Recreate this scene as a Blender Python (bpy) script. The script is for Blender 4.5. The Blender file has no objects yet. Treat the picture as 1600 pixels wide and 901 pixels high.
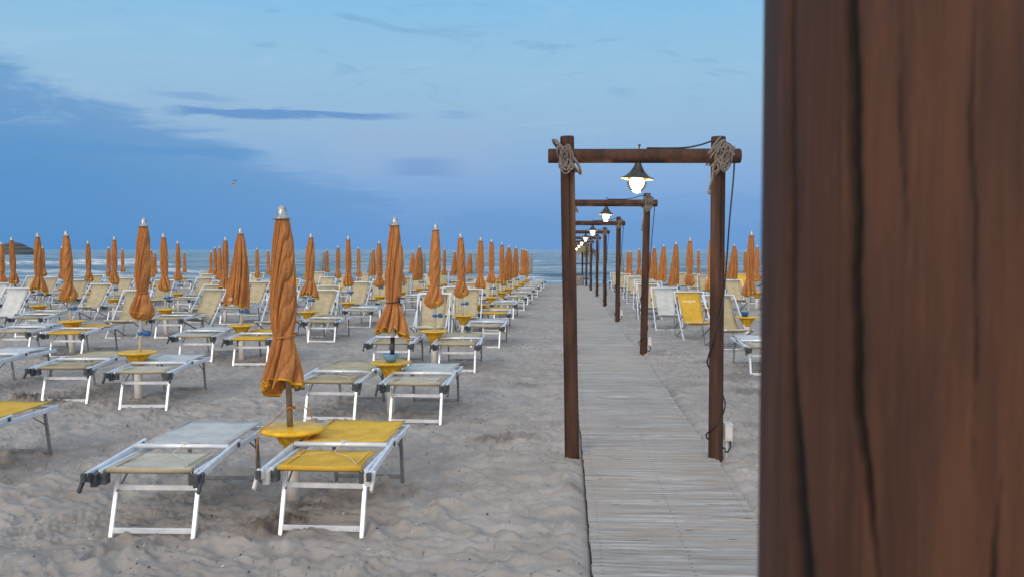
import bpy, math, random
import numpy as np
from mathutils import Vector, Matrix
R = math.radians
rnd = random.Random(7)
scene = bpy.context.scene
COL = scene.collection

# ------------------------------------------------------------------ camera
F = 1400.0; CAMH = 1.7
YAW = math.atan(86/F); PITCH = math.atan(60.5/F)
fh = np.array([-math.sin(YAW), math.cos(YAW), 0.0]); rt = np.array([math.cos(YAW), math.sin(YAW), 0.0])
up = np.array([0, 0, 1.0])
fw = fh*math.cos(PITCH) - up*math.sin(PITCH); cup = fh*math.sin(PITCH) + up*math.cos(PITCH)
def ray(px, py):
    d = fw*F + rt*(px-800) - cup*(py-450.5)
    return d/np.dot(d, fh)
def gz(y):
    y = np.asarray(y, float)
    g = -0.0108*np.maximum(0, y-13)
    return g - 0.06*np.maximum(0, y-54.5)
def at(px, py, D):
    return np.array([0, 0, CAMH]) + ray(px, py)*D
def onground(px, D):
    """point on the sand at depth D seen in column px"""
    d = fh + rt*(px-800)/F
    p = d*D
    return float(p[0]), float(p[1]), float(gz(p[1]))
def topheight(px, py, D):
    p = at(px, py, D)
    return p[2] - float(gz(p[1]))

cam = bpy.data.cameras.new('camera'); co = bpy.data.objects.new('camera', cam); COL.objects.link(co)
m = Matrix(((rt[0], cup[0], -fw[0]), (rt[1], cup[1], -fw[1]), (rt[2], cup[2], -fw[2])))
co.rotation_euler = m.to_euler(); co.location = (0, 0, CAMH)
cam.sensor_width = 36; cam.lens = F/1600*36; cam.clip_start = 0.02; cam.clip_end = 60000
cam.dof.use_dof = True; cam.dof.focus_distance = 9.0; cam.dof.aperture_fstop = 18
scene.camera = co
scene.render.resolution_x = 1024; scene.render.resolution_y = 576
scene.view_settings.view_transform = 'Standard'
scene.view_settings.look = 'None'
scene.view_settings.exposure = 0

# ------------------------------------------------------------------ noise
def vnoise(x, y, seed=0):
    x = np.asarray(x, float); y = np.asarray(y, float)
    xi = np.floor(x).astype(np.int64); yi = np.floor(y).astype(np.int64)
    fx = x-xi; fy = y-yi
    def g(i, j):
        h = (i*374761393 + j*668265263 + seed*974711 + 12345) & 0xffffffff
        h = ((h ^ (h >> 13))*1274126177) & 0xffffffff
        h = h ^ (h >> 16)
        a = (h & 0xffff)/65535.0*2*np.pi
        return np.cos(a), np.sin(a)
    u = fx*fx*fx*(fx*(fx*6-15)+10); v = fy*fy*fy*(fy*(fy*6-15)+10)
    def dot(i, j, dx, dy):
        cx, cy = g(i, j); return cx*dx + cy*dy
    a = dot(xi, yi, fx, fy); b = dot(xi+1, yi, fx-1, fy)
    c = dot(xi, yi+1, fx, fy-1); d = dot(xi+1, yi+1, fx-1, fy-1)
    return ((a*(1-u)+b*u)*(1-v) + (c*(1-u)+d*u)*v)*1.5
def fbm(x, y, o=4, seed=0):
    s = 0; a = 1
    for i in range(o):
        s = s + a*vnoise(x*2**i, y*2**i, seed+i*17); a *= .5
    return s

# ------------------------------------------------------------------ node materials
class NT:
    def __init__(s, tree): s.t = tree; s.n = tree.nodes; s.l = tree.links
    def a(s, typ, **kw):
        n = s.n.new(typ)
        ins = kw.pop('ins', {})
        for k, v in kw.items(): setattr(n, k, v)
        for k, v in ins.items():
            sock = n.inputs[k]
            if isinstance(v, bpy.types.NodeSocket): s.l.new(v, sock)
            else: sock.default_value = v
        return n
    def math(s, op, a, b=0.0, c=None, clamp=False):
        n = s.n.new('ShaderNodeMath'); n.operation = op; n.use_clamp = clamp
        for i, v in enumerate((a, b) if c is None else (a, b, c)):
            if isinstance(v, bpy.types.NodeSocket): s.l.new(v, n.inputs[i])
            else: n.inputs[i].default_value = v
        return n.outputs[0]
    def mr(s, v, a, b, c=0.0, d=1.0, smooth=True):
        n = s.n.new('ShaderNodeMapRange')
        if smooth: n.interpolation_type = 'SMOOTHSTEP'
        s.l.new(v, n.inputs[0])
        for i, q in enumerate((a, b, c, d)): n.inputs[i+1].default_value = q
        return n.outputs[0]
    def mix(s, f, a, b, mode='MIX'):
        n = s.n.new('ShaderNodeMix'); n.data_type = 'RGBA'; n.blend_type = mode; n.clamp_factor = True
        for i, v in ((0, f), (6, a), (7, b)):
            if isinstance(v, bpy.types.NodeSocket): s.l.new(v, n.inputs[i])
            else: n.inputs[i].default_value = v if i == 0 else (*v, 1)[:4]
        return n.outputs[2]
    def noise(s, vec, scale, detail=4, rough=.5, dist=0.0):
        n = s.n.new('ShaderNodeTexNoise')
        if vec is not None: s.l.new(vec, n.inputs['Vector'])
        n.inputs['Scale'].default_value = scale; n.inputs['Detail'].default_value = detail
        n.inputs['Roughness'].default_value = rough; n.inputs['Distortion'].default_value = dist
        return n.outputs['Fac']
    def mapping(s, vec, scale=(1, 1, 1), loc=(0, 0, 0), rot=(0, 0, 0)):
        n = s.n.new('ShaderNodeMapping'); s.l.new(vec, n.inputs[0])
        n.inputs['Scale'].default_value = scale; n.inputs['Location'].default_value = loc; n.inputs['Rotation'].default_value = rot
        return n.outputs[0]
def newmat(name):
    mt = bpy.data.materials.new(name); mt.use_nodes = True
    nt = NT(mt.node_tree); bs = mt.node_tree.nodes['Principled BSDF']
    return mt, nt, bs
def tc(nt, which='Object'):
    return nt.a('ShaderNodeTexCoord').outputs[which]
def bump(nt, bs, h, strength, dist=.01):
    b = nt.a('ShaderNodeBump'); b.inputs['Strength'].default_value = strength; b.inputs['Distance'].default_value = dist
    nt.l.new(h, b.inputs['Height']); nt.l.new(b.outputs[0], bs.inputs['Normal'])
def simple(name, c1, c2, scale=20, rough=.5, metal=0.0, stretch=(1, 1, 1), bmp=0.0, perobj=0.0, trans=0.0, rr=.15):
    mt, nt, bs = newmat(name)
    v = nt.mapping(tc(nt), stretch)
    f = nt.noise(v, scale, 5, .6)
    f2 = nt.mr(f, .3, .7)
    c = nt.mix(f2, c1, c2)
    if perobj:
        oi = nt.a('ShaderNodeObjectInfo')
        k = nt.mr(oi.outputs['Random'], 0, 1, 1-perobj, 1+perobj*.6, False)
        mul = nt.a('ShaderNodeVectorMath', operation='SCALE'); nt.l.new(c, mul.inputs[0]); nt.l.new(k, mul.inputs['Scale'])
        c = mul.outputs[0]
    nt.l.new(c, bs.inputs['Base Color'])
    r = nt.mr(f, 0, 1, rough-rr, rough+rr, False); nt.l.new(r, bs.inputs['Roughness'])
    bs.inputs['Metallic'].default_value = metal
    if bmp: bump(nt, bs, f, bmp, .004)
    if trans:
        tr = nt.a('ShaderNodeBsdfTranslucent'); nt.l.new(c, tr.inputs['Color'])
        ms = nt.a('ShaderNodeMixShader'); ms.inputs[0].default_value = trans
        nt.l.new(bs.outputs[0], ms.inputs[1]); nt.l.new(tr.outputs[0], ms.inputs[2])
        nt.l.new(ms.outputs[0], mt.node_tree.nodes['Material Output'].inputs['Surface'])
    return mt

M = {}
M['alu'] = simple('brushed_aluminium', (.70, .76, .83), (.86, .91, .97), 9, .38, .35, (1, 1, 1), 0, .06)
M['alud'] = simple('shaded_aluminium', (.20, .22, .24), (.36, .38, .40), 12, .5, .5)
M['cap'] = simple('dark_grey_plastic', (.035, .045, .055), (.09, .105, .12), 30, .5)
M['whitep'] = simple('white_plastic', (.55, .56, .55), (.78, .78, .76), 12, .5, bmp=.1)
M['beige'] = simple('beige_mesh_cloth', (.46, .40, .25), (.60, .53, .36), 6, .85, perobj=.12, trans=.22)
M['pale'] = simple('bleached_mesh_cloth', (.58, .61, .61), (.74, .76, .75), 6, .8, perobj=.1, trans=.2)
M['greige'] = simple('faded_beige_mesh_cloth', (.52, .50, .43), (.66, .64, .56), 6, .85, perobj=.1, trans=.2)
M['yellow'] = simple('yellow_mesh_cloth', (.74, .45, .04), (.88, .58, .09), 7, .85, perobj=.08, trans=.2)
M['tray'] = simple('yellow_plastic', (.66, .38, .008), (.86, .52, .02), 14, .42, stretch=(1, 1, .4), perobj=.08)
M['traywear'] = simple('stained_yellow_plastic', (.42, .23, .015), (.78, .46, .02), 10, .5, stretch=(3, 3, .6), perobj=.08)
M['tube'] = simple('weathered_white_tube', (.62, .61, .58), (.80, .79, .76), 9, .6, stretch=(1, 1, .3))
M['pole'] = simple('galvanised_pole', (.50, .52, .54), (.70, .72, .74), 18, .45, .25, (1, 1, .2))
M['poled'] = simple('brown_worn_pole', (.14, .10, .08), (.34, .30, .28), 22, .5, .4, (1, 1, .25))
M['poleb'] = simple('black_pole_sleeve', (.012, .012, .014), (.03, .03, .034), 22, .4)
M['fin'] = simple('cast_aluminium_finial', (.26, .29, .31), (.48, .52, .55), 30, .36, .7)
M['blue'] = simple('blue_plastic', (.012, .08, .26), (.02, .14, .42), 20, .4)
M['lblue'] = simple('pale_blue_plastic', (.12, .28, .55), (.20, .40, .68), 15, .4)
M['cord'] = simple('thin_white_cord', (.55, .52, .46), (.7, .68, .6), 40, .9)
M['strap'] = simple('orange_strap', (.34, .12, .03), (.55, .24, .05), 40, .85)
M['black'] = simple('black_rubber', (.010, .010, .012), (.022, .022, .025), 40, .5)
M['rope'] = simple('grey_hemp_rope', (.11, .098, .088), (.27, .245, .22), 90, .95, bmp=.6)
M['hem'] = simple('yellow_hem', (.50, .27, .01), (.78, .44, .02), 20, .85)
M['boxw'] = simple('white_switch_box', (.55, .56, .56), (.72, .72, .72), 8, .45)
M['label'] = simple('pale_print', (.80, .68, .30), (.9, .8, .45), 60, .8)
M['white_print'] = simple('white_print', (.75, .72, .6), (.85, .82, .7), 60, .8)
M['thatch'] = simple('dry_palm_thatch', (.10, .082, .062), (.30, .245, .18), 16, .95, stretch=(3, 3, .5), bmp=.6)
M['gthatch'] = simple('dark_grey_thatch', (.055, .06, .06), (.13, .135, .13), 12, .95, stretch=(1, 1, 4), bmp=.5)
M['greyb'] = simple('weathered_grey_bin', (.16, .16, .155), (.30, .30, .29), 8, .8)
M['gull'] = simple('gull_grey_white', (.30, .29, .29), (.55, .52, .48), 6, .8)
M['gulld'] = simple('gull_dark_wing_tip', (.02, .03, .05), (.05, .06, .08), 6, .8)
M['clay'] = simple('dark_clay', (.08, .06, .05), (.12, .09, .07), 6, .8)

def canopy_mat(name, c1, c2, dark):
    mt, nt, bs = newmat(name)
    o = tc(nt)
    f = nt.noise(nt.mapping(o, (14, 14, 1.1)), 2.2, 6, .65)
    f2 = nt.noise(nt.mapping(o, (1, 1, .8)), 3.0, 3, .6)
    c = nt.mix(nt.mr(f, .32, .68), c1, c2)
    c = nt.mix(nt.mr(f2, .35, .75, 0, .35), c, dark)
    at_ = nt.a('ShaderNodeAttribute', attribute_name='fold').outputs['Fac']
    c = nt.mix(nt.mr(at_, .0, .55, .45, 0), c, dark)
    oi = nt.a('ShaderNodeObjectInfo')
    k = nt.mr(oi.outputs['Random'], 0, 1, .84, 1.1, False)
    mul = nt.a('ShaderNodeVectorMath', operation='SCALE'); nt.l.new(c, mul.inputs[0]); nt.l.new(k, mul.inputs['Scale'])
    nt.l.new(mul.outputs[0], bs.inputs['Base Color'])
    bs.inputs['Roughness'].default_value = .9
    wv = nt.noise(o, 260, 2, .5)
    wr = nt.noise(nt.mapping(o, (22, 22, 4)), 2.5, 6, .7)
    cr_ = nt.noise(nt.mapping(o, (70, 70, 5), (0, 0, 0), (.12, .1, 0)), 1.0, 4, .6)
    h = nt.math('ADD', nt.math('MULTIPLY', wv, .15), nt.math('ADD', wr, nt.math('MULTIPLY', cr_, .8)))
    bump(nt, bs, h, .8, .010)
    return mt
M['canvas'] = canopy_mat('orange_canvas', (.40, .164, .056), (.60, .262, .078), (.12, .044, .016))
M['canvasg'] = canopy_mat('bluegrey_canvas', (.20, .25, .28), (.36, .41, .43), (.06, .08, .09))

def wood_mat(name, a, b, dark, scale=1.0, zs=1.0):
    mt, nt, bs = newmat(name)
    o = tc(nt)
    f = nt.noise(nt.mapping(o, (30*scale, 30*scale, 1.6*zs)), 1.6, 8, .68)
    f2 = nt.noise(nt.mapping(o, (4, 4, .9)), 2.0, 4, .6)
    fine = nt.noise(nt.mapping(o, (90*scale, 90*scale, 3*zs)), 2.0, 4, .7)
    c = nt.mix(nt.mr(f, .3, .72), a, b)
    c = nt.mix(nt.mr(f2, .35, .7, 0, .75), c, dark)
    c = nt.mix(nt.mr(fine, .58, .75, 0, .35), c, tuple(min(1, 1.9*q) for q in b))
    cr = nt.a('ShaderNodeAttribute', attribute_name='crack').outputs['Fac']
    c = nt.mix(cr, c, (.006, .003, .002))
    nt.l.new(c, bs.inputs['Base Color'])
    nt.l.new(nt.mr(f, 0, 1, .5, .85, False), bs.inputs['Roughness'])
    bs.inputs['Specular IOR Level'].default_value = .3
    bump(nt, bs, nt.math('ADD', f, nt.math('MULTIPLY', fine, .4)), .5, .004)
    return mt
M['wood'] = wood_mat('brown_stained_timber', (.046, .022, .0155), (.105, .050, .031), (.024, .013, .010))
M['woodbig'] = wood_mat('near_brown_timber', (.050, .021, .0128), (.122, .053, .030), (.034, .0155, .0105), 2.2, 3.0)

# sand
def sand_mat():
    mt, nt, bs = newmat('beach_sand')
    o = tc(nt)
    big = nt.noise(o, .55, 4, .6)
    mid = nt.noise(o, 3.5, 6, .65)
    fine = nt.noise(o, 60, 4, .7)
    grit = nt.noise(o, 240, 2, .6)
    c = nt.mix(nt.mr(mid, .3, .7), (.340, .317, .296), (.455, .428, .402))
    c = nt.mix(nt.mr(big, .35, .65, 0, .5), c, (.295, .268, .244))
    c = nt.mix(nt.mr(grit, .62, .78, 0, .45), c, (.16, .13, .11))
    wet = nt.a('ShaderNodeAttribute', attribute_name='damp').outputs['Fac']
    st = nt.noise(nt.mapping(o, (1.6, 6, 1)), 1.0, 5, .65)
    c = nt.mix(nt.mr(st, .52, .68, 0, .5), c, (.235, .216, .20))
    c = nt.mix(nt.mr(st, .46, .34, 0, .35), c, (.52, .485, .45))
    c = nt.mix(wet, c, (.135, .108, .088))
    nt.l.new(c, bs.inputs['Base Color']); bs.inputs['Roughness'].default_value = .95
    bs.inputs['Specular IOR Level'].default_value = .15
    h = nt.math('ADD', nt.math('MULTIPLY', fine, .5), nt.math('MULTIPLY', mid, 1.2))
    h = nt.math('ADD', h, nt.math('MULTIPLY', grit, .25))
    bump(nt, bs, h, .55, .015)
    return mt
M['sand'] = sand_mat()

def plank_mat():
    mt, nt, bs = newmat('weathered_grey_planks')
    o = tc(nt)
    g = nt.a('ShaderNodeNewGeometry').outputs['Random Per Island']
    shift = nt.a('ShaderNodeCombineXYZ'); nt.l.new(nt.math('MULTIPLY', g, 37.0), shift.inputs[0]); nt.l.new(nt.math('MULTIPLY', g, 11.0), shift.inputs[2])
    ad = nt.a('ShaderNodeVectorMath', operation='ADD'); nt.l.new(o, ad.inputs[0]); nt.l.new(shift.outputs[0], ad.inputs[1])
    f = nt.noise(nt.mapping(ad.outputs[0], (1.3, 34, 10)), 1.6, 8, .72, .3)
    f2 = nt.noise(nt.mapping(ad.outputs[0], (3, 110, 10)), 1.6, 5, .7)
    blot = nt.noise(o, 2.2, 5, .6)
    c = nt.mix(nt.mr(f, .36, .64), (.235, .212, .192), (.60, .582, .556))
    c = nt.mix(nt.mr(f2, .56, .68, 0, .8), c, (.11, .09, .078))
    c = nt.mix(nt.mr(g, 0, 1, 0, .38, False), c, (.22, .20, .185))
    c = nt.mix(nt.mr(blot, .48, .66, 0, .6), c, (.36, .30, .255))
    big_ = nt.noise(nt.mapping(o, (.6, 1.1, 1)), 1.0, 4, .6)
    c = nt.mix(nt.mr(big_, .42, .62, 0, .5), c, (.40, .375, .345))
    kn = nt.a('ShaderNodeTexVoronoi', ins={'Scale': 1.0}); nt.l.new(nt.mapping(ad.outputs[0], (2.2, 9, 1)), kn.inputs['Vector'])
    c = nt.mix(nt.mr(kn.outputs['Distance'], .03, .10, .8, 0), c, (.05, .04, .035))
    nt.l.new(c, bs.inputs['Base Color']); bs.inputs['Roughness'].default_value = .85
    bs.inputs['Specular IOR Level'].default_value = .25
    bump(nt, bs, nt.math('ADD', f, f2), .8, .006)
    return mt
M['plank'] = plank_mat()

def sea_mat():
    mt, nt, bs = newmat('sea_water')
    o = tc(nt)
    n1 = nt.noise(nt.mapping(o, (.10, .55, 1)), 1.0, 9, .74)
    n2 = nt.noise(nt.mapping(o, (1.2, 4.5, 1)), 1.0, 5, .65)
    n3 = nt.noise(nt.mapping(o, (.018, .075, 1)), 1.0, 8, .72)
    c = nt.mix(nt.mr(nt.math('ADD', nt.math('MULTIPLY', n1, .5), nt.math('MULTIPLY', n3, .5)), .38, .62), (.060, .130, .190), (.31, .42, .51))
    fo = nt.a('ShaderNodeAttribute', attribute_name='foam').outputs['Fac']
    fn = nt.noise(nt.mapping(o, (.7, 2.0, 1)), 1.0, 6, .7)
    fm = nt.math('MULTIPLY', fo, nt.mr(fn, .34, .62), clamp=True)
    c = nt.mix(fm, c, (.78, .83, .88))
    nt.l.new(c, bs.inputs['Base Color'])
    nt.l.new(nt.math('ADD', .22, nt.math('MULTIPLY', fm, .6)), bs.inputs['Roughness'])
    bs.inputs['IOR'].default_value = 1.33
    bump(nt, bs, nt.math('ADD', n1, nt.math('MULTIPLY', n2, .35)), .9, .5)
    return mt
M['sea'] = sea_mat()

def emis(name, col, s):
    mt, nt, bs = newmat(name)
    nt.l.new(nt.mix(nt.mr(nt.noise(tc(nt), 20, 2), .3, .7), col, tuple(q*.96 for q in col)), bs.inputs['Emission Color'])
    bs.inputs['Emission Strength'].default_value = s; bs.inputs['Base Color'].default_value = (*col, 1)
    return mt
M['bulb'] = emis('lit_bulb', (1, .90, .66), 3.2)
def glass():
    mt, nt, bs = newmat('clear_globe_glass')
    tr = nt.a('ShaderNodeBsdfTransparent'); tr.inputs[0].default_value = (.95, .96, .97, 1)
    em = nt.a('ShaderNodeBsdfTranslucent'); em.inputs[0].default_value = (.95, .9, .8, 1)
    gl = nt.a('ShaderNodeBsdfGlossy'); gl.inputs['Roughness'].default_value = .08
    m1 = nt.a('ShaderNodeMixShader'); m1.inputs[0].default_value = .12
    nt.l.new(tr.outputs[0], m1.inputs[1]); nt.l.new(em.outputs[0], m1.inputs[2])
    fr = nt.a('ShaderNodeFresnel'); fr.inputs[0].default_value = 1.35
    m2 = nt.a('ShaderNodeMixShader'); nt.l.new(fr.outputs[0], m2.inputs[0]); nt.l.new(m1.outputs[0], m2.inputs[1]); nt.l.new(gl.outputs[0], m2.inputs[2])
    nt.l.new(m2.outputs[0], mt.node_tree.nodes['Material Output'].inputs['Surface'])
    return mt
M['glass'] = glass()
M['shade'] = simple('dark_bronze_shade', (.045, .045, .048), (.10, .095, .09), 14, .45, .3)
M['shadein'] = simple('cream_shade_lining', (.55, .45, .28), (.65, .55, .36), 14, .5)

# ------------------------------------------------------------------ mesh builder
class MB:
    def __init__(s): s.v = []; s.f = []; s.mi = []; s.sm = []; s.mats = []; s.cur = 0; s.attr = {}
    def use(s, mat):
        if mat not in s.mats: s.mats.append(mat)
        s.cur = s.mats.index(mat); return s
    def add(s, vs, fs, smooth=False):
        b = len(s.v); s.v += [tuple(map(float, p)) for p in vs]
        for f in fs: s.f.append(tuple(b+i for i in f)); s.mi.append(s.cur); s.sm.append(smooth)
        return b
    def box(s, c, d, rot=None):
        vs = [Vector((x*d[0]/2, y*d[1]/2, z*d[2]/2)) for x in (-1, 1) for y in (-1, 1) for z in (-1, 1)]
        if rot: vs = [Matrix.Rotation(rot[2], 3, 'Z') @ Matrix.Rotation(rot[1], 3, 'Y') @ Matrix.Rotation(rot[0], 3, 'X') @ v for v in vs]
        vs = [v+Vector(c) for v in vs]
        s.add(vs, [(0, 1, 3, 2), (4, 6, 7, 5), (0, 4, 5, 1), (2, 3, 7, 6), (0, 2, 6, 4), (1, 5, 7, 3)])
        return s
    def tube(s, pts, r, n=8, cap=True, smooth=True, sx=1.0, sy=1.0):
        pts = [Vector(tuple(map(float, p))) for p in pts]; k = len(pts)
        rs = r if isinstance(r, (list, tuple)) else [r]*k
        t0 = (pts[1]-pts[0]).normalized()
        ref = Vector((0, 0, 1)) if abs(t0.z) < .9 else Vector((0, 1, 0))
        u = t0.cross(ref).normalized()
        vs = []
        for i in range(k):
            t = (pts[min(i+1, k-1)]-pts[max(i-1, 0)])
            if t.length < 1e-9: t = t0
            t = t.normalized()
            u = (u - t*u.dot(t))
            u = u.normalized() if u.length > 1e-6 else t.orthogonal().normalized()
            w = t.cross(u)
            for j in range(n):
                a = 2*math.pi*(j+.5)/n
                vs.append(pts[i]+u*math.cos(a)*rs[i]*sx+w*math.sin(a)*rs[i]*sy)
        fs = [(i*n+j, i*n+(j+1) % n, (i+1)*n+(j+1) % n, (i+1)*n+j) for i in range(k-1) for j in range(n)]
        if cap: fs += [tuple(range(n-1, -1, -1)), tuple((k-1)*n+j for j in range(n))]
        s.add(vs, fs, smooth); return s
    def bar(s, p, q, w, h):
        """rectangular tube of width w (sideways) and height h with a small bevel"""
        p = Vector(p); q = Vector(q); t = (q-p).normalized()
        ref = Vector((1, 0, 0)) if abs(t.x) < .9 else Vector((0, 1, 0))
        u = (ref - t*ref.dot(t)).normalized(); wv = t.cross(u)
        b = .22*min(w, h)
        prof = [(w/2-b, h/2), (w/2, h/2-b), (w/2, -h/2+b), (w/2-b, -h/2), (-w/2+b, -h/2), (-w/2, -h/2+b), (-w/2, h/2-b), (-w/2+b, h/2)]
        vs = [e+u*a+wv*c for e in (p, q) for a, c in prof]
        fs = [(j, (j+1) % 8, 8+(j+1) % 8, 8+j) for j in range(8)] + [tuple(range(7, -1, -1)), tuple(range(8, 16))]
        s.add(vs, fs); return s
    def lathe(s, prof, n=24, c=(0, 0, 0), smooth=True, ribs=0, ribamp=0):
        vs = []
        for r, z in prof:
            for j in range(n):
                a = 2*math.pi*j/n
                rr = r*(1+(ribamp*math.cos(ribs*a) if ribs else 0))
                vs.append((c[0]+rr*math.cos(a), c[1]+rr*math.sin(a), c[2]+z))
        k = len(prof)
        fs = [(i*n+j, i*n+(j+1) % n, (i+1)*n+(j+1) % n, (i+1)*n+j) for i in range(k-1) for j in range(n)]
        fs += [tuple(range(n-1, -1, -1)), tuple((k-1)*n+j for j in range(n))]
        s.add(vs, fs, smooth); return s
    def sheet(s, rows, thick=.004, smooth=True):
        """rows of points -> two-sided cloth sheet with thickness"""
        a = len(rows); b = len(rows[0])
        top = [p for r_ in rows for p in r_]; bot = [(p[0], p[1]+.0, p[2]-thick) for p in top]
        n0 = len(top)
        fs = []
        for i in range(a-1):
            for j in range(b-1):
                fs.append((i*b+j, i*b+j+1, (i+1)*b+j+1, (i+1)*b+j))
                fs.append((n0+i*b+j, n0+(i+1)*b+j, n0+(i+1)*b+j+1, n0+i*b+j+1))
        for j in range(b-1):
            fs.append((j, n0+j, n0+j+1, j+1)); q = (a-1)*b
            fs.append((q+j, q+j+1, n0+q+j+1, n0+q+j))
        for i in range(a-1):
            fs.append((i*b, (i+1)*b, n0+(i+1)*b, n0+i*b)); fs.append((i*b+b-1, n0+i*b+b-1, n0+(i+1)*b+b-1, (i+1)*b+b-1))
        s.add(top+bot, fs, smooth); return s
    def mesh(s, name):
        me = bpy.data.meshes.new(name); me.from_pydata(s.v, [], s.f)
        for mt in s.mats: me.materials.append(M[mt])
        me.polygons.foreach_set('material_index', s.mi); me.polygons.foreach_set('use_smooth', s.sm)
        for k, vals in s.attr.items():
            at_ = me.attributes.new(k, 'FLOAT', 'POINT'); full = list(vals)+[1.0 if k == 'fold' else 0.0]*(len(s.v)-len(vals))
            at_.data.foreach_set('value', full)
        me.update(); return me
def link(name, me, parent=None):
    o = bpy.data.objects.new(name, me); COL.objects.link(o)
    if parent is not None: o.parent = parent
    return o
def tag(o, label=None, cat=None, group=None, kind=None):
    if label: o['label'] = label
    if cat: o['category'] = cat
    if group: o['group'] = group
    if kind: o['kind'] = kind
    return o
def empty(name, loc, rz=0, tilt=(0, 0)):
    o = bpy.data.objects.new(name, None); COL.objects.link(o); o.location = loc; o.rotation_euler = (tilt[0], tilt[1], rz); o.empty_display_size = .1
    return o

# ------------------------------------------------------------------ world and sun
w = bpy.data.worlds.new('World'); scene.world = w; w.use_nodes = True
nt = NT(w.node_tree); bg = w.node_tree.nodes['Background']
sky = nt.a('ShaderNodeTexSky', sky_type='NISHITA', sun_disc=False)
SUN_EL = R(24); SUN_AZ = R(200)          # azimuth measured clockwise from +Y
sky.sun_elevation = SUN_EL; sky.sun_rotation = SUN_AZ
d = tc(nt, 'Generated')
sp = nt.a('ShaderNodeSeparateXYZ'); nt.l.new(d, sp.inputs[0])
X, Y, Z = sp.outputs
az = nt.math('ARCTAN2', X, Y)
el = nt.math('ARCSINE', Z)
ramp = nt.a('ShaderNodeValToRGB')
nt.l.new(nt.mr(el, 0, 1.57, 0, 1, False), ramp.inputs[0])
def srgb(r, g, b): 
    return tuple(((c/255)/12.92 if c/255 <= .04045 else ((c/255+.055)/1.055)**2.4) for c in (r, g, b))
el_ = ramp.color_ramp
stops = [(0, (116, 163, 220)), (.02, (115, 163, 220)), (.05, (132, 173, 221)), (.09, (153, 188, 221)), (.125, (152, 196, 227)), (.17, (138, 195, 234)), (.35, (146, 192, 232)), (1, (165, 195, 228))]
while len(el_.elements) < len(stops): el_.elements.new(.5)
for e, (p, c) in zip(el_.elements, stops): e.position = p; e.color = (*srgb(*c), 1)
base = ramp.outputs[0]
# left side bluer, lower cloud bank
cv = nt.a('ShaderNodeCombineXYZ'); nt.l.new(az, cv.inputs[0]); nt.l.new(el, cv.inputs[1])
n_big = nt.noise(nt.mapping(cv.outputs[0], (5, 22, 1)), 1.0, 6, .6, .4)
n_str = nt.noise(nt.mapping(cv.outputs[0], (9, 70, 1), (3, 1, 0)), 1.0, 6, .62, .3)
n_w = nt.noise(nt.mapping(cv.outputs[0], (7, 26, 1), (9, 4, 0), (0, 0, .25)), 1.0, 7, .66, 1.0)
def warped(el_s, amt): return nt.math('ADD', el_s, nt.math('MULTIPLY', nt.math('SUBTRACT', n_str, .5), amt))
# broad darker lavender-blue haze near the horizon
front = nt.mr(nt.math('ABSOLUTE', az), 1.3, 1.9, 1, 0)
# bank at left: elevation limit falls from .175 at az=-.58 to .03 at az=-.28
lim = nt.mr(az, -.60, -.16, .185, .035, False)
el_w = nt.math('ADD', warped(el, .075), nt.math('MULTIPLY', nt.math('SUBTRACT', n_big, .5), .10))
bank = nt.mr(nt.math('SUBTRACT', lim, el_w), -.012, .014)
bankf = nt.math('MULTIPLY', nt.math('MULTIPLY', bank, nt.mr(el, .0, .22, .95, .55)), front)
azl = nt.mr(az, -.6, -.05, 1, .25)
base = nt.mix(nt.math('MULTIPLY', bankf, azl), base, srgb(76, 142, 202))
# lower right haze bank
bank2 = nt.math('MULTIPLY', nt.mr(nt.math('SUBTRACT', .062, warped(el, .06)), -.012, .014), nt.mr(az, -.3, .1, .30, .28))
base = nt.mix(nt.math('MULTIPLY', bank2, front), base, srgb(98, 150, 212))
# long streak
def streak(base, a0, a1, e0, th, col, amt, slope=0.0):
    inside = nt.math('MULTIPLY', nt.mr(az, a0, a0+.05), nt.mr(az, a1-.07, a1, 1, 0))
    ee = nt.math('SUBTRACT', nt.math('SUBTRACT', warped(el, .022), e0), nt.math('MULTIPLY', nt.math('SUBTRACT', az, a0), slope))
    g = nt.mr(nt.math('ABSOLUTE', ee), th*.35, th, 1, 0)
    return nt.mix(nt.math('MULTIPLY', nt.math('MULTIPLY', inside, g), amt), base, col)
base = streak(base, -.445, -.155, .142, .0062, srgb(96, 146, 204), .85, .014)
base = streak(base, -.155, -.085, .147, .006, srgb(100, 150, 208), .75, .02)
base = streak(base, -.46, -.33, .160, .006, srgb(122, 164, 212), .6, -.03)
base = streak(base, -.22, -.09, .089, .014, srgb(104, 150, 210), .7)
base = streak(base, -.60, -.30, .104, .007, srgb(90, 150, 208), .6, -.02)
# soft pink glow patches
base = streak(base, -.28, -.04, .105, .035, srgb(170, 184, 214), .20)
# thin wisps up high
wis = nt.math('MULTIPLY', nt.mr(n_w, .53, .70), nt.math('MULTIPLY', nt.mr(el, .13, .19), front))
base = nt.mix(nt.math('MULTIPLY', wis, .45), base, srgb(112, 160, 200))
wis2 = nt.math('MULTIPLY', nt.mr(n_w, .47, .34), nt.mr(el, .09, .14))
base = nt.mix(nt.math('MULTIPLY', wis2, .22), base, srgb(170, 205, 236))
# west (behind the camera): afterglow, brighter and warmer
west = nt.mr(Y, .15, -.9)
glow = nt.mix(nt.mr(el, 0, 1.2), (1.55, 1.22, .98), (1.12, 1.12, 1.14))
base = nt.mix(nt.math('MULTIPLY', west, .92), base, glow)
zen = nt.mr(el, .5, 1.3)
base = nt.mix(nt.math('MULTIPLY', zen, .9), base, (.92, .98, 1.08))
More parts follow.
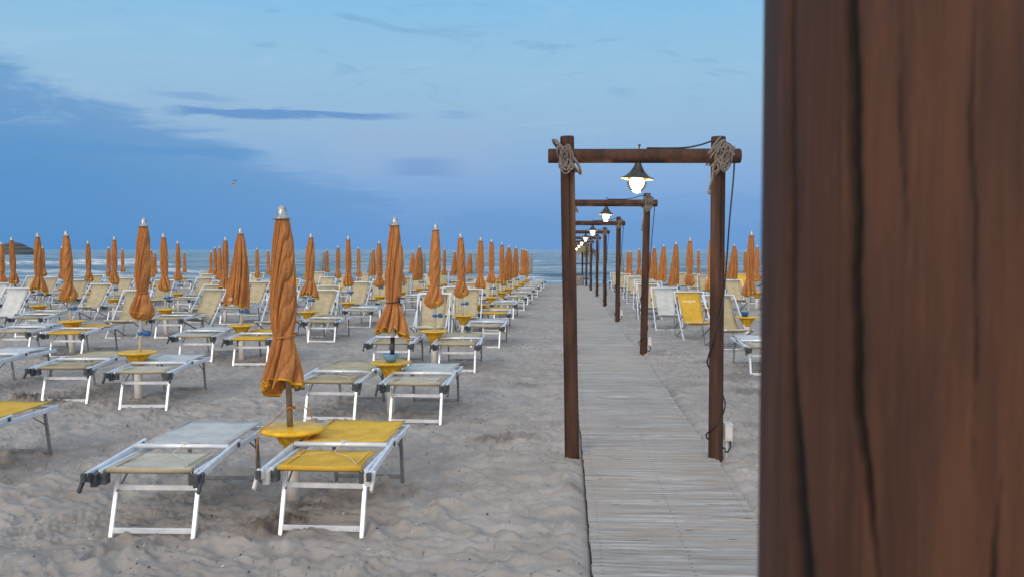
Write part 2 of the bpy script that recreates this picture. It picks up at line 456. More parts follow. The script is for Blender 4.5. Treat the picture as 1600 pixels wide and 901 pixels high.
# physical sky underneath the cloud colours
skys = nt.a('ShaderNodeVectorMath', operation='SCALE'); nt.l.new(sky.outputs[0], skys.inputs[0]); skys.inputs['Scale'].default_value = .06
tot = nt.mix(.07, base, skys.outputs[0])
tot = nt.mix(nt.mr(el, -.02, -.2), tot, (.30, .30, .30))
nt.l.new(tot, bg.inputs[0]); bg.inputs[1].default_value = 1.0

sl = bpy.data.lights.new('sun', 'SUN'); so = bpy.data.objects.new('sun', sl); COL.objects.link(so)
sl.energy = 1.0; sl.angle = R(14); sl.color = (1, .90, .78)
sd = Vector((math.sin(SUN_AZ)*math.cos(SUN_EL), math.cos(SUN_AZ)*math.cos(SUN_EL), math.sin(SUN_EL)))
so.rotation_euler = sd.to_track_quat('Z', 'Y').to_euler(); so.location = (0, -20, 20)

# ------------------------------------------------------------------ layout data (kept before the sand so that mounds can follow it)
# ------------------------------------------------------------------ sand
def grid_mesh(name, Xg, Yg, Zg, mat, attrs=None):
    ny, nx = Xg.shape
    co_ = np.stack([Xg, Yg, Zg], -1).reshape(-1, 3)
    i = np.arange(ny*nx).reshape(ny, nx)
    q = np.stack([i[:-1, :-1], i[:-1, 1:], i[1:, 1:], i[1:, :-1]], -1).reshape(-1, 4)
    me = bpy.data.meshes.new(name)
    me.vertices.add(len(co_)); me.vertices.foreach_set('co', co_.ravel().astype(np.float32))
    me.loops.add(q.size); me.loops.foreach_set('vertex_index', q.ravel().astype(np.int32))
    me.polygons.add(len(q)); me.polygons.foreach_set('loop_start', np.arange(0, q.size, 4, dtype=np.int32))
    me.polygons.foreach_set('loop_total', np.full(len(q), 4, np.int32))
    me.polygons.foreach_set('use_smooth', np.ones(len(q), bool))
    me.materials.append(mat)
    me.update(calc_edges=True)
    for k, a in (attrs or {}).items():
        at_ = me.attributes.new(k, 'FLOAT', 'POINT'); at_.data.foreach_set('value', a.ravel().astype(np.float32))
    return me
BW0, BW1 = .125, 1.19         # boardwalk edges
MOUNDS = []                   # x, y, radius, height, damp
def mound(px, D, r, h, damp): x, y, z = onground(px, D); MOUNDS.append((x, y, r, h, damp))
mound(440, 5.42, .22, .030, .9); mound(405, 5.3, .22, .022, .9); mound(470, 5.75, .16, .02, .8)
mound(38, 9.95, .25, .075, 1.0); mound(75, 9.75, .22, .05, .9); mound(62, 14.3, .22, .08, 1); mound(78, 14.0, .3, .05, .8)
mound(770, 7.8, .3, .03, .7); mound(820, 7.9, .25, .02, .5); mound(690, 12.0, .15, .06, .6); mound(820, 11.0, .3, .02, .4)
mound(1160, 11.6, .5, .03, .5); mound(1172, 10.6, .35, .025, .6); mound(1035, 10.5, .35, .03, .4)
mound(905, 6.2, .15, .02, .5)
for t in range(10): mound(rnd.uniform(1000, 1180), rnd.uniform(8, 18), rnd.uniform(.12, .3), rnd.uniform(.02, .05), rnd.uniform(.2, .5))
def sand_detail(x, y):
    near = np.clip((y-3)/3, 0, 1)
    h = .022*fbm(x*.7, y*.8, 3, 3)
    wx = x + .25*fbm(x*1.1, y*1.1, 2, 41); wy = y + .25*fbm(x*1.1, y*1.1, 2, 42)
    rd = 1-np.abs(fbm(wx*2.4+.5*y, wy*7.0, 3, 9))*1.75
    rd2 = 1-np.abs(fbm(wx*5.0+.9*y, wy*15.0, 3, 19))*1.6
    h = h + .031*np.clip(rd, 0, 1)**1.6 + .013*np.clip(rd2, 0, 1)**1.4 + .006*fbm(x*9, y*11, 3, 23)
    # rougher next to the walk and to its right
    rough = np.exp(-((x-2.2)/1.1)**2)*1.0
    h = h + rough*(.022*np.abs(fbm(x*4, y*5, 4, 31)) - .01) + rough*.012*fbm(x*11, y*13, 3, 33)
    return h
us = np.concatenate([np.linspace(-3.5, -.74, 26)[:-1], np.linspace(-.74, .42, 980), np.linspace(.42, 2.5, 24)[1:]])
ys = np.concatenate([np.linspace(-8, 3.6, 14)[:-1], 3.6*np.exp(np.linspace(0, math.log(62/3.6), 640))])
U_, Yg = np.meshgrid(us, ys)
Xg = U_*(np.maximum(Yg, 3.6)+1.5)
fade = np.clip((Yg-3.0)/.6, 0, 1)*np.clip((58-Yg)/6, 0, 1)
det = sand_detail(Xg, Yg)
# footprints
fr = np.random.RandomState(3)
nf = 1300
fx = fr.uniform(-7, 3.5, nf); fy = 4.4+fr.rand(nf)**1.5*18; fa = fr.uniform(-.9, .9, nf)
dent = np.zeros_like(det)
for a, b, th in zip(fx, fy, fa):
    if BW0-.15 < a < BW1+.15: continue
    j0, j1 = np.searchsorted(ys, [b-.35, b+.35])
    if j1 <= j0: continue
    uu0 = (a-.4)/(b+1.5); uu1 = (a+.4)/(b+1.5); i0, i1 = np.searchsorted(us, [min(uu0, uu1)-.02, max(uu0, uu1)+.02])
    sx = Xg[j0:j1, i0:i1]-a; sy = Yg[j0:j1, i0:i1]-b
    c, s_ = math.cos(th), math.sin(th)
    p = (sx*c+sy*s_)/.065; q = (-sx*s_+sy*c)/.13
    r2 = p*p+q*q
    dent[j0:j1, i0:i1] += -.017*np.exp(-r2*.9) + .008*np.exp(-(np.sqrt(r2)-1.6)**2*3)
det = det + dent
damp = np.zeros_like(det)
for (a, b, r_, h_, dm) in MOUNDS:
    r2 = ((Xg-a)**2+(Yg-b)**2)/r_**2
    k = np.exp(-r2*1.6)
    lump = np.abs(fbm(Xg*17, Yg*17, 4, 77))
    det = det + k*(h_*.6 + h_*1.1*lump)
    damp = np.maximum(damp, np.clip((k*1.3-.25 + .5*fbm(Xg*13, Yg*13, 3, 55)*k), 0, 1)*dm)
FEET = []
for (fpx, fD) in ((229, 5.22), (497, 5.27), (512, 8.75), (647, 8.62), (609, 12.4), (713, 12.25), (95, 9.8), (219, 9.45), (302, 13.4), (388, 12.95), (98, 13.9)):
    a, b, _ = onground(fpx, fD)
    FEET += [(a-.247, b), (a+.247, b), (a-.247, b+1.27), (a+.247, b+1.27)]
for (fpx, fD) in ((454, 5.95), (610, 9.2), (213, 10.1), (678, 12.75)): a, b, _ = onground(fpx, fD); FEET.append((a, b))
for (a, b) in FEET:
    rad = np.sqrt((Xg-a)**2+((Yg-b))**2)
    det = det*(1-.8*np.exp(-(rad/.11)**2)) - .016*np.exp(-(rad/.045)**2) + .022*np.exp(-((rad-.10)/.035)**2)*(.7+.8*fbm(Xg*7, Yg*7, 2, 8))
# pressed flat along and under the boardwalk
inb = np.clip(1-np.maximum(np.maximum(BW0-Xg, Xg-BW1), 0)/.10, 0, 1)
det = det*(1-inb*.85) - inb*.010 - .045*np.clip(np.minimum(Xg-BW0, BW1-Xg)/.03, 0, 1)
det += np.exp(-((Xg-BW0+.10)/.07)**2)*.012*(1+fbm(Xg*2, Yg*3, 2, 5)) + np.exp(-((Xg-BW1-.10)/.08)**2)*.02*(1+fbm(Xg*2, Yg*3, 2, 6))
wetness = np.clip((Yg-53.2)/1.6, 0, 1)*.8
damp = np.maximum(damp, wetness)
# debris specks
sp_ = fbm(Xg*21, Yg*21, 2, 91)
damp = np.maximum(damp, np.clip((sp_-.78)*6, 0, 1)*.8*(Yg < 20))
Zg = gz(Yg) + det*fade
sand = link('sand', grid_mesh('sand', Xg, Yg, Zg, M['sand'], {'damp': damp}))
tag(sand, kind='structure')

sb = MB().use('boxw'); rs_ = random.Random(11)
for i in range(420):
    yy = 4.5+rs_.random()**1.6*12; xx_ = rs_.uniform(-.68, .32)*yy
    if BW0-.05 < xx_ < BW1+.05: continue
    jy = int(np.searchsorted(ys, yy)); jx = int(np.argmin(np.abs(Xg[jy]-xx_)))
    z0 = float(Zg[jy, jx])+.003; a = rs_.uniform(0, 6.28); q = rs_.uniform(.003, .009)
    sb.use(rs_.choice(['boxw', 'clay', 'clay', 'tube', 'rope']))
    sb.box((float(Xg[jy, jx]), float(Yg[jy, jx]), z0), (q*2, q*rs_.uniform(.5, 1.6), q*.7), (rs_.uniform(-.5, .5), rs_.uniform(-.5, .5), a))
tag(link('shell_fragments', sb.mesh('shell_fragments')), 'tiny shell bits and crumbs strewn over the sand', 'shells', kind='stuff')

# ------------------------------------------------------------------ sea
SEA = -.475
us = np.concatenate([np.linspace(-3, -.75, 30)[:-1], np.linspace(-.75, .45, 520), np.linspace(.45, 3, 30)[1:]])
ys = np.concatenate([52*np.exp(np.linspace(0, math.log(700/52), 620)), 700*np.exp(np.linspace(0, math.log(50000/700), 40))[1:]])
U_, Yg = np.meshgrid(us, ys); Xg = U_*Yg
amp = np.clip((Yg-54)/20, .12, 1)*np.clip((900-Yg)/300, 0, 1)
wv = .26*np.clip(1-np.abs(fbm(Xg/20+.02*Yg, Yg/7.5, 2, 4))*1.8, 0, 1)**1.5 + .10*fbm(Xg/6, Yg/2.6, 3, 8) + .14*vnoise(Xg/30, Yg/14, 2)
foam = np.zeros_like(wv)
def breaker(y0, x0, x1, h, wdt, f):
    global wv, foam
    yy = y0 + 2.2*vnoise(Xg/14, Xg*0+y0, 12)
    along = np.clip((Xg-x0)/8, 0, 1)*np.clip((x1-Xg)/8, 0, 1)*(.55+.6*np.clip(vnoise(Xg/5.5, Xg*0+y0*.3, 15)+.45, 0, 1))
    dd = Yg-yy
    prof = np.where(dd < 0, np.exp(-(dd/wdt)**2), np.exp(-(dd/(wdt*2.4))**2))
    wv = wv + h*along*prof
    foam = np.maximum(foam, f*along*np.where(dd < 0, np.exp(-(dd/(wdt*1.5))**2), np.exp(-(dd/(wdt*1.2))**2)))
breaker(116, -86, -50, .62, 1.8, 3.0); breaker(112, -46, -34, .3, 1.6, 1.4)
breaker(122, -40, -22, .18, 1.6, .5)
breaker(80, -60, -28, .26, 1.4, 1.4); breaker(84, -26, -2, .22, 1.5, .8); breaker(77, 2, 30, .24, 1.4, 1.1)
breaker(66, -50, -20, .20, 1.0, 1.5); breaker(67, -20, 4, .16, 1.0, 1.1); breaker(65, 4, 24, .18, 1.0, 1.3)
breaker(60, -45, -6, .10, .8, 1.6); breaker(59.5, -8, 24, .09, .8, 1.5)
breaker(98, -30, 10, .16, 1.5, .5); breaker(145, -60, 40, .22, 2.2, .35); breaker(104, 12, 40, .2, 1.5, .8)
foam = np.maximum(foam, np.clip((57.5-Yg)/1.8, 0, 1)*1.3)
foam = foam + np.clip(fbm(Xg/7, Yg/2.0, 3, 66)-.45, 0, 1)*1.6*np.clip((110-Yg)/60, 0, 1)
Zg = SEA + wv*amp - .03*amp
Zg = np.where(Yg < 57, SEA+.01*fbm(Xg/2, Yg, 2, 5), Zg)
sea = link('sea', grid_mesh('sea', Xg, Yg, Zg, M['sea'], {'foam': np.clip(foam, 0, 1)})); tag(sea, kind='structure')

# ------------------------------------------------------------------ boardwalk
mb = MB().use('plank')
y = -1.2; sect = 0; nexts = 0; off = 0; ang = 0
while y < 54:
    if y > nexts:
        nexts = y + 2.02; off = rnd.uniform(-.012, .012); ang = rnd.uniform(-.006, .006)
    wdt = rnd.uniform(.112, .122)
    x0 = BW0+off+rnd.uniform(-.004, .004); x1 = BW1+off+rnd.uniform(-.010, .010)
    z = float(gz(y)) + .030 + rnd.uniform(-.003, .003); gap = rnd.choice([.004, .006, .008, .011, .017]) 
    rz = ang + rnd.uniform(-.002, .002)
    n = 4 if y < 16 else 1
    b = .003; hh = .022
    prof = [(-wdt/2, -hh), (-wdt/2, -b), (-wdt/2+b, 0), (wdt/2-b, 0), (wdt/2, -b), (wdt/2, -hh)]
    warp = [rnd.uniform(-.0012, .0012) for _ in range(n+1)]
    vs = []
    for i in range(n+1):
        x = x0+(x1-x0)*i/n
        for a, c in prof: vs.append((x, y+a+rz*(x-.6)+warp[i], z+c+warp[i]*.8))
    fs = [(i*6+j, (i+1)*6+j, (i+1)*6+j+1, i*6+j+1) for i in range(n) for j in range(5)]
    fs += [tuple(range(5, -1, -1)), tuple(n*6+j for j in range(6))]
    mb.add(vs, fs)
    if y < 16:
        mb.use('cap')
        for fx_ in (.05, .5, .95):
            for e_ in (-.28, .28):
                cx_ = x0+(x1-x0)*fx_+rnd.uniform(-.004, .004); cy_ = y+e_*wdt+rz*(cx_-.6); h_ = .0042; mb.add([(cx_-h_, cy_-h_, z+.0016), (cx_+h_, cy_-h_, z+.0016), (cx_+h_, cy_+h_, z+.0016), (cx_-h_, cy_+h_, z+.0016)], [(0, 1, 2, 3)])
        mb.use('plank')
    y += wdt+gap
tag(link('boardwalk', mb.mesh('boardwalk')), kind='structure')

# ------------------------------------------------------------------ loungers
def lounger_parts(fab, near=False, clip='cap'):
    P = []
    def p(name, mat): b = MB().use(mat); P.append((name, b)); return b
    n = 10 if near else 6
    for s in (-1, 1):
        b = p('leg', 'alu'); b.bar((s*.247, .0, -.03), (s*.247, .125, .355), .028, .020)
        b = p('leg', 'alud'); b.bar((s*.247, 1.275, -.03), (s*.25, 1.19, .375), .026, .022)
        if near: 
            b = p('brace', 'alud'); b.tube([(s*.235, .075, .25), (s*.245, .33, .375)], .006, 6)
            b = p('brace', 'alud'); b.tube([(s*.232, .03, .16), (s*.245, .30, .10), (s*.25, .42, .375)], .005, 6) if False else b.tube([(s*.24, 1.21, .26), (s*.25, .98, .375)], .006, 6)
        else:
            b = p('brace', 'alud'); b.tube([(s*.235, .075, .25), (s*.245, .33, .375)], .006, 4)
        b = p('side_rail', 'alu'); b.bar((s*.283, -.03, .385), (s*.283, 1.315, .385), .022, .042)
        b = p('outer_rail', 'alu'); b.bar((s*.326, -.125, .385), (s*.313, .64, .428), .022, .044)
        b = p('end_cap', 'cap'); b.box((s*.3265, -.137, .384), (.026, .028, .048)) 
        b = p('pivot_bolt', 'cap'); b.tube([(s*.300, .585, .422), (s*.333, .585, .422)], .017, n)
        b = p('hinge_clamp', clip if near else 'cap')
        b.box((s*.302, -.035, .355), (.036, .09, .075), (.12, 0, 0)); b.box((s*.322, -.085, .372), (.034, .07, .05), (-.35, 0, 0))
        b.box((s*.345, -.115, .352), (.016, .13, .026), (.8, 0, 0))
        b.use('cap'); b.box((s*.27, -.015, .352), (.05, .06, .065))
    b = p('crossbar', 'alu'); b.bar((-.233, .018, .030), (.233, .018, .030), .014, .034)
    b = p('crossbar', 'alu'); b.bar((-.233, .098, .268), (.233, .098, .268), .014, .034)
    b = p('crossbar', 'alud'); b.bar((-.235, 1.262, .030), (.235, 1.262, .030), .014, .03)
    b = p('crossbar', 'alu'); b.bar((-.272, 1.31, .385), (.272, 1.31, .385), .02, .03)
    b = p('hinge_tube', 'alu'); b.tube([(-.302, .47, .436), (.302, .47, .436)], .0165, n)
    # cloth panels, rolled at their ends
    def panel(name, y0, y1, z, hw, sag, roll):
        rows = []; k = 10 if near else 4; q = 9 if near else 4
        ys_ = [y0+(y1-y0)*i/k for i in range(k+1)]
        if roll: rows.append([(-hw+2*hw*j/q, y0+.012, z-.030) for j in range(q+1)]); rows.append([(-hw+2*hw*j/q, y0-.004, z-.018) for j in range(q+1)])
        for yy in ys_:
            t = (yy-y0)/(y1-y0)
            row = []
            for j in range(q+1):
                a = j/q
                x = -hw+2*hw*a + (.012 if near else 0)*math.sin(math.pi*t)*(1 if a < .5 else -1)*abs(2*a-1)**2
                row.append((x, yy, z - sag*abs(math.sin(math.pi*t))**.8*abs(math.sin(math.pi*a))**.7 + (.003*math.sin(9*a+5*t) if near else 0)))
            rows.append(row)
        b = p(name, 'greige' if (fab == 'pale' and name == 'front_panel') else fab); b.sheet(rows, .005)
        b.use('beige' if fab == 'pale' else fab); b.tube([(-hw, y0+.008, z-.014), (hw, y0+.008, z-.014)], .0155, n); b.use(fab)
        return b
    panel('front_panel', -.015, .405, .412, .252, .016, True)
    b = panel('rear_panel', .545, 1.285, .438, .268, .016, False)
    if near:
        b.use(fab)
        for s in (-1, 1): b.tube([(s*.264, .55, .440), (s*.264, .9, .437), (s*.264, 1.28, .440)], .006, 6)
        rv = p('rivet_strip', 'alud')
        for q_ in range(7): rv.box((-.225+.075*q_, .556, .4405), (.006, .006, .003))
        for s in (-1, 1): p('seam', 'beige' if fab != 'yellow' else 'tray').bar((s*.205, .0, .4155), (s*.212, .40, .4155), .010, .003)
        c = p('cord', 'cord')
        pts = [(.03, .47, .455), (.02, .44, .45), (-.01, .36, .42), (.02, .30, .418), (.10, .25, .414), (.15, .16, .418), (.19, .06, .425), (.24, -.01, .40), (.27, -.03, .37)]
        c.tube(pts, .0024, 5); c.tube([(-.01, .36, .42), (-.10, .30, .415), (-.2, .22, .418), (-.25, .1, .42)], .0018, 5); c.tube([(-.005, .485, .456), (.03, .47, .456), (.05, .49, .455)], .006, 6)
    return P
def chair_parts(fab, near=False, text=False):
    P = []
    def p(name, mat): b = MB().use(mat); P.append((name, b)); return b
    for s in (-1, 1):
        b = p('frame_rail', 'alu'); b.bar((s*.300, -.46, -.02), (s*.300, .40, .90), .024, .030)
        b = p('seat_rail', 'alud'); b.bar((s*.268, -.55, .355), (s*.268, .38, -.02), .020, .026)
        b = p('arm_strut', 'alud'); b.tube([(s*.284, .20, .68), (s*.284, .42, .36), (s*.284, .30, .03)], .008, 5)
        b = p('joint', 'cap'); b.box((s*.318, .16, .645), (.02, .05, .06), (-.8, 0, 0))
    b = p('top_bar', 'alu'); b.bar((-.312, .405, .905), (.312, .405, .905), .024, .024)
    b = p('crossbar', 'alu'); b.bar((-.288, -.44, .015), (.288, -.44, .015), .022, .022)
    b = p('crossbar', 'alud'); b.bar((-.258, .34, .01), (.258, .34, .01), .018, .022)
    b = p('front_bar', 'alu'); b.tube([(-.275, -.55, .36), (.275, -.55, .36)], .014, 8 if near else 5)
    prof = [(.40, .90), (.30, .755), (.20, .615), (.10, .49), (.0, .39), (-.10, .325), (-.20, .30), (-.30, .302), (-.42, .33), (-.53, .368), (-.565, .372), (-.57, .35)]
    k = 6
    rows = [[((-1+2*j/k)*(.232-.03*math.sin(math.pi*i/(len(prof)-1))), yy, zz - .012*math.sin(math.pi*j/k)*math.sin(math.pi*i/(len(prof)-1))) for j in range(k+1)] for i, (yy, zz) in enumerate(prof)]
    b = p('sling', fab); b.sheet(rows, .006)
    if text:
        c = p('printed_band', 'label')
        x = -.15
        for wd in (.05, .03, .055, .03, .045):
            q = x+wd
            c.add([(x, .262, .704), (q, .262, .704), (q, .285, .736), (x, .285, .736)], [(0, 1, 2, 3)]); x = q+.012
        c.add([(-.03, .250, .688), (.03, .250, .688), (.03, .259, .7), (-.03, .259, .7)], [(0, 1, 2, 3)])
    return P
CACHE = {}
def assemble(key, fn, lod):
    if (key, lod) not in CACHE:
        parts = fn()
        if lod:
            J = MB()
            for nm, b in parts:
                base_ = len(J.v); J.v += b.v
                for f, mi, sm in zip(b.f, b.mi, b.sm):
                    J.use(b.mats[mi]); J.f.append(tuple(base_+i for i in f)); J.mi.append(J.cur); J.sm.append(sm)
            CACHE[(key, lod)] = J.mesh(key)
        else:
            CACHE[(key, lod)] = [(nm, b.mesh(nm)) for nm, b in parts]
    return CACHE[(key, lod)]
def place(name, key, fn, loc, rz, lod, tilt=(0, 0)):
    d_ = assemble(key, fn, lod)
    if lod:
        o = link(name, d_); o.location = loc; o.rotation_euler = (tilt[0], tilt[1], rz)
    else:
        o = empty(name, loc, rz, tilt)
        for nm, me in d_: link(nm, me, o)
    return o

# ------------------------------------------------------------------ parasols
def canopy_mesh(kind, seed, mat='canvas', near=False):
    """kind: 'bulb' tied with a gathered knot, 'loose' hanging open, 'skirt' tied with a flared skirt, 'first'"""
    r = random.Random(seed); N = 224 if near else 96; K = 130 if near else 48
    if kind == 'first':
        prof = [(1.955, .040), (1.93, .048), (1.80, .069), (1.6, .082), (1.4, .089), (1.25, .084), (1.165, .070), (1.15, .067), (1.10, .082), (1.0, .106), (.90, .130), (.84, .148), (.81, .154), (.80, .150)]
        folds, tw = 8, 2.6
    elif kind == 'bulb':
        w_ = r.uniform(.86, 1.08); tz = r.uniform(1.08, 1.24)
        prof = [(1.955, .042), (1.93, .048), (1.8, .072*w_), (1.6, .085*w_), (1.4, .092*w_), (tz+.07, .080*w_), (tz, .062), (tz-.03, .080), (tz-.11, .116*w_), (tz-.19, .146*w_), (tz-.235, .150*w_), (tz-.275, .118), (tz-.30, .06)]
        folds, tw = 8, r.uniform(1.2, 3.0)*r.choice([-1, 1, 1])
    elif kind == 'skirt':
        w_ = r.uniform(.9, 1.1); tz = r.uniform(1.10, 1.2)
        prof = [(1.955, .042), (1.93, .05), (1.8, .072*w_), (1.6, .086*w_), (1.4, .092*w_), (tz+.07, .084*w_), (tz, .068), (tz-.05, .085), (tz-.14, .125*w_), (tz-.24, .168*w_), (tz-.30, .186*w_), (tz-.32, .182)]
        folds, tw = 8, r.uniform(-1.4, 1.8)
    else:
        w_ = r.uniform(.85, 1.15)
        prof = [(1.955, .040), (1.93, .05), (1.8, .078*w_), (1.6, .108*w_), (1.4, .135*w_), (1.2, .158*w_), (1.0, .178*w_), (.90, .186*w_), (.86, .188*w_), (.845, .18*w_)]
        folds, tw = 10, r.uniform(-.3, .3)
    zs = [q[0] for q in prof][::-1]; rs = [q[1] for q in prof][::-1]
    zt, zb = zs[-1], zs[0]
    tilt_a = r.uniform(0, 6.28); ecc = {'loose': .45, 'first': .0, 'bulb': .12, 'skirt': .15}[kind]
    if kind == 'loose': tilt_a = math.pi if r.random() < .7 else r.uniform(2.4, 3.8)
    ph = [r.uniform(0, 6.28) for _ in range(6)]
    mb = MB().use(mat); vs = []; fold = []
    TT, ZZ_ = np.meshgrid(np.arange(N)/N*2*np.pi, np.arange(K+1)/K)
    wrn = (.035*fbm(np.cos(TT)*3+seed, np.sin(TT)*3+ZZ_*9, 3, seed)).tolist()
    for i in range(K+1):
        t = i/K; z = zt+(zb-zt)*t
        Rz = float(np.interp(z, zs, rs))
        for j in range(N):
            th = 2*math.pi*j/N
            warp = th + .30*math.sin(2*th+ph[0]) + .14*math.sin(3*th+ph[1]+2.2*t) + tw*t*(1.0 if kind != 'loose' else .5)
            if kind in ('bulb', 'first'): warp += .35*math.sin(3.0*t+ph[2])
            f = abs(math.cos(folds*.5*warp))
            f2 = abs(math.cos(folds*.5*2*warp+ph[3]))
            f = f**.55; 
            depth = {'loose': .44, 'first': .30, 'bulb': .30, 'skirt': .32}[kind]*min(1, .45+1.5*t)
            if kind in ('first', 'skirt', 'bulb') and z < 1.14: depth *= 1.45 if kind != 'bulb' else 1.75*(.35+.65*min(1, (z-zb)/.10))
            rr = Rz*(1-depth*(1-f)-.17*(1-f2))
            f3 = abs(math.sin(folds*.5*3.4*warp+ph[1]+5*t*tw*.3)); rr *= 1+.05*math.sin(th*2+ph[4]+3*t)-.05*(1-f3)**2; f = min(f, .35+.65*f3**.5)*1.0 if f3 < .35 else f; rr *= 1+wrn[i][j]
            zz = z
            if t > .80:            # uneven hem
                k = (t-.80)/.20
                zz = z + k*((.030 if kind != 'first' else .045)*math.sin(th+(ph[5] if kind != 'first' else 2.6)) + .014*math.sin(2*th+ph[5]) + .022*math.sin(folds*.5*warp*2)+.010*math.sin(folds*warp*1.5+1))*(1.15 if kind in ('first', 'skirt') else .8 if kind == 'loose' else .35)
            cx = ecc*(t**1.6)*Rz*math.cos(tilt_a)*1.0; cy = ecc*(t**1.6)*Rz*math.sin(tilt_a)*.5
            if kind == 'first': cx -= .040*t**1.5
            vs.append((cx+rr*math.cos(th), cy+rr*math.sin(th), zz)); fold.append(f)
    fs = []; mis = []
    mb.use(mat); hi = None
    hem_rows = 2 if near else 1; rim = 1
    mb.mats = [mat, 'hem' if mat == 'canvas' else mat]
    b0 = mb.add(vs, [])
    for i in range(K):
        for j in range(N):
            mb.f.append((i*N+j, (i+1)*N+j, (i+1)*N+(j+1) % N, i*N+(j+1) % N)); mb.sm.append(True)
            z = vs[i*N+j][2]; th = 2*math.pi*j/N; m_ = 0
            if i >= K-hem_rows: m_ = 1
            elif kind == 'bulb' and z < zb+.26:
                s_ = (th*folds/(2*math.pi)*.5 + (z-zb)*22*(1 if tw > 0 else -1) + .3*math.sin(th*2)) % 1.0
                if s_ < .15 and z < zb+.10: m_ = 1
            mb.mi.append(m_)
    # inner lining closing towards the pole
    last = [vs[K*N+j] for j in range(N)]
    cx = sum(p[0] for p in last)/N; cy = sum(p[1] for p in last)/N
    ring = [(cx+(p[0]-cx)*.88, cy+(p[1]-cy)*.88, p[2]+.02) for p in last]; cen = [(p[0]*.25, p[1]*.25, p[2]*.3+(zb+.10)*.7) for p in last]
    b1 = len(mb.v); mb.v += [tuple(q) for q in ring+cen]
    for j in range(N):
        k = (j+1) % N
        mb.f.append((K*N+j, b1+j, b1+k, K*N+k)); mb.mi.append(1); mb.sm.append(True)
        mb.f.append((b1+j, b1+N+j, b1+N+k, b1+k)); mb.mi.append(0); mb.sm.append(True)
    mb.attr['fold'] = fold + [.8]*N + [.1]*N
    info = {'tie': {'first': 1.155, 'bulb': 1.0, 'skirt': 1.0, 'loose': None}[kind], 'zb': zb}
    if kind in ('bulb', 'skirt'): info['tie'] = tz
    me = mb.mesh('canopy')
    return me, info
CAN = {}
def canopy(kind, seed, mat, near):
    k = (kind, seed, mat, near)
    if k not in CAN: CAN[k] = canopy_mesh(kind, seed, mat, near)
    return CAN[k]
SH = {}
def shared(key, fn):
    if key not in SH: SH[key] = fn()
    return SH[key]
def fin_mesh():
    return MB().use('fin').lathe([(.062, 1.942), (.064, 1.950), (.046, 1.958), (.036, 1.968), (.035, 1.995), (.030, 2.018), (.017, 2.034), (.004, 2.040)], 20).mesh('finial')
def pole_mesh(mat, z0=.40, z1=1.9):
    return MB().use(mat).tube([(0, 0, z0), (0, 0, z1)], .0205, 12).mesh('pole')
def clip_mesh():
    b = MB().use('blue'); b.lathe([(.030, .735), (.034, .74), (.034, .765), (.030, .77)], 14); b.box((.045, -.01, .752), (.05, .02, .022)); 
    b.lathe([(.014, .728), (.033, .735), (.036, .76), (.030, .785), (.010, .792)], 12, (.085, -.012, 0)); return b.mesh('clip')
def parasol(px, ptop, D, kind, seed, mat='canvas', near=False, lean=(0, 0), base_px=None):
    x, y, z = onground(base_px if base_px else px, D)
    H = topheight(px, ptop, D); s = H/2.04
    o = empty('parasol', (x, y, z), rnd.uniform(-.2, .2) if not near else 0, lean)
    s = max(.9, min(1.12, s)); o.scale = (1, 1, s)
    cme, info = canopy(kind, seed, mat, near)
    link('canopy', cme, o)
    link('finial', shared('fin', fin_mesh), o)
    pm = {'first': 'poled'}.get(kind, 'pole')
    link('pole', shared(('pole', pm), lambda: pole_mesh(pm)), o)
    if info['tie'] and D < 30:
        def tie():
            q = MB().use('black' if kind == 'skirt' and near else 'strap')
            rad = .073 if kind != 'bulb' else .066
            pts = [(rad*math.cos(a)*(1+.04*math.sin(3*a)), rad*math.sin(a), info['tie']+.010*math.sin(a+1)) for a in [i/16*2*math.pi for i in range(17)]]
            q.tube(pts, .006 if near else .004, 6)
            if kind == 'skirt' and near: q.tube([(.062, -.03, info['tie']), (.075, -.05, info['tie']+.03), (.06, -.055, info['tie']+.055), (.08, -.05, info['tie']-.02)], .006, 6)
            return q.mesh('tie')
        link('tie', shared(('tie', kind, seed, near), tie), o)
    return o, (x, y, z), s
def table(x, y, z, near=False, variant=0):
    o = empty('parasol_table', (x, y, z), rnd.uniform(0, 3))
    def top():
        b = MB().use('tray')
        if variant == 1: b.lathe([(.035, .520), (.195, .520), (.207, .514), (.212, .503), (.207, .490), (.12, .488)], 48)
        else: b.lathe([(.035, .548), (.190, .548), (.202, .553), (.209, .547), (.206, .533), (.16, .528), (.12, .526)], 32)
        return b.mesh('tabletop')
    def cone():
        b = MB().use('traywear')
        if variant == 1: b.lathe([(.125, .487), (.118, .470), (.095, .440), (.085, .415), (.055, .395), (.050, .37)], 48, ribs=12, ribamp=.03)
        else: b.lathe([(.150, .527), (.128, .505), (.104, .470), (.082, .430), (.062, .395), (.05, .375)], 32, ribs=10, ribamp=.03)
        return b.mesh('cone')
    link('tabletop', shared(('top', variant), top), o)
    link('cone', shared(('cone', variant), cone), o)
    link('base_tube', shared('btube', lambda: MB().use('tube').tube([(0, 0, -.05), (0, 0, .40)], .046, 20).mesh('base_tube')), o)
    return o

ORD = ['front', 'second', 'third', 'fourth', 'fifth', 'sixth', 'seventh', 'eighth', 'ninth', 'tenth', 'eleventh', 'twelfth', 'thirteenth', 'fourteenth', 'fifteenth', 'sixteenth']
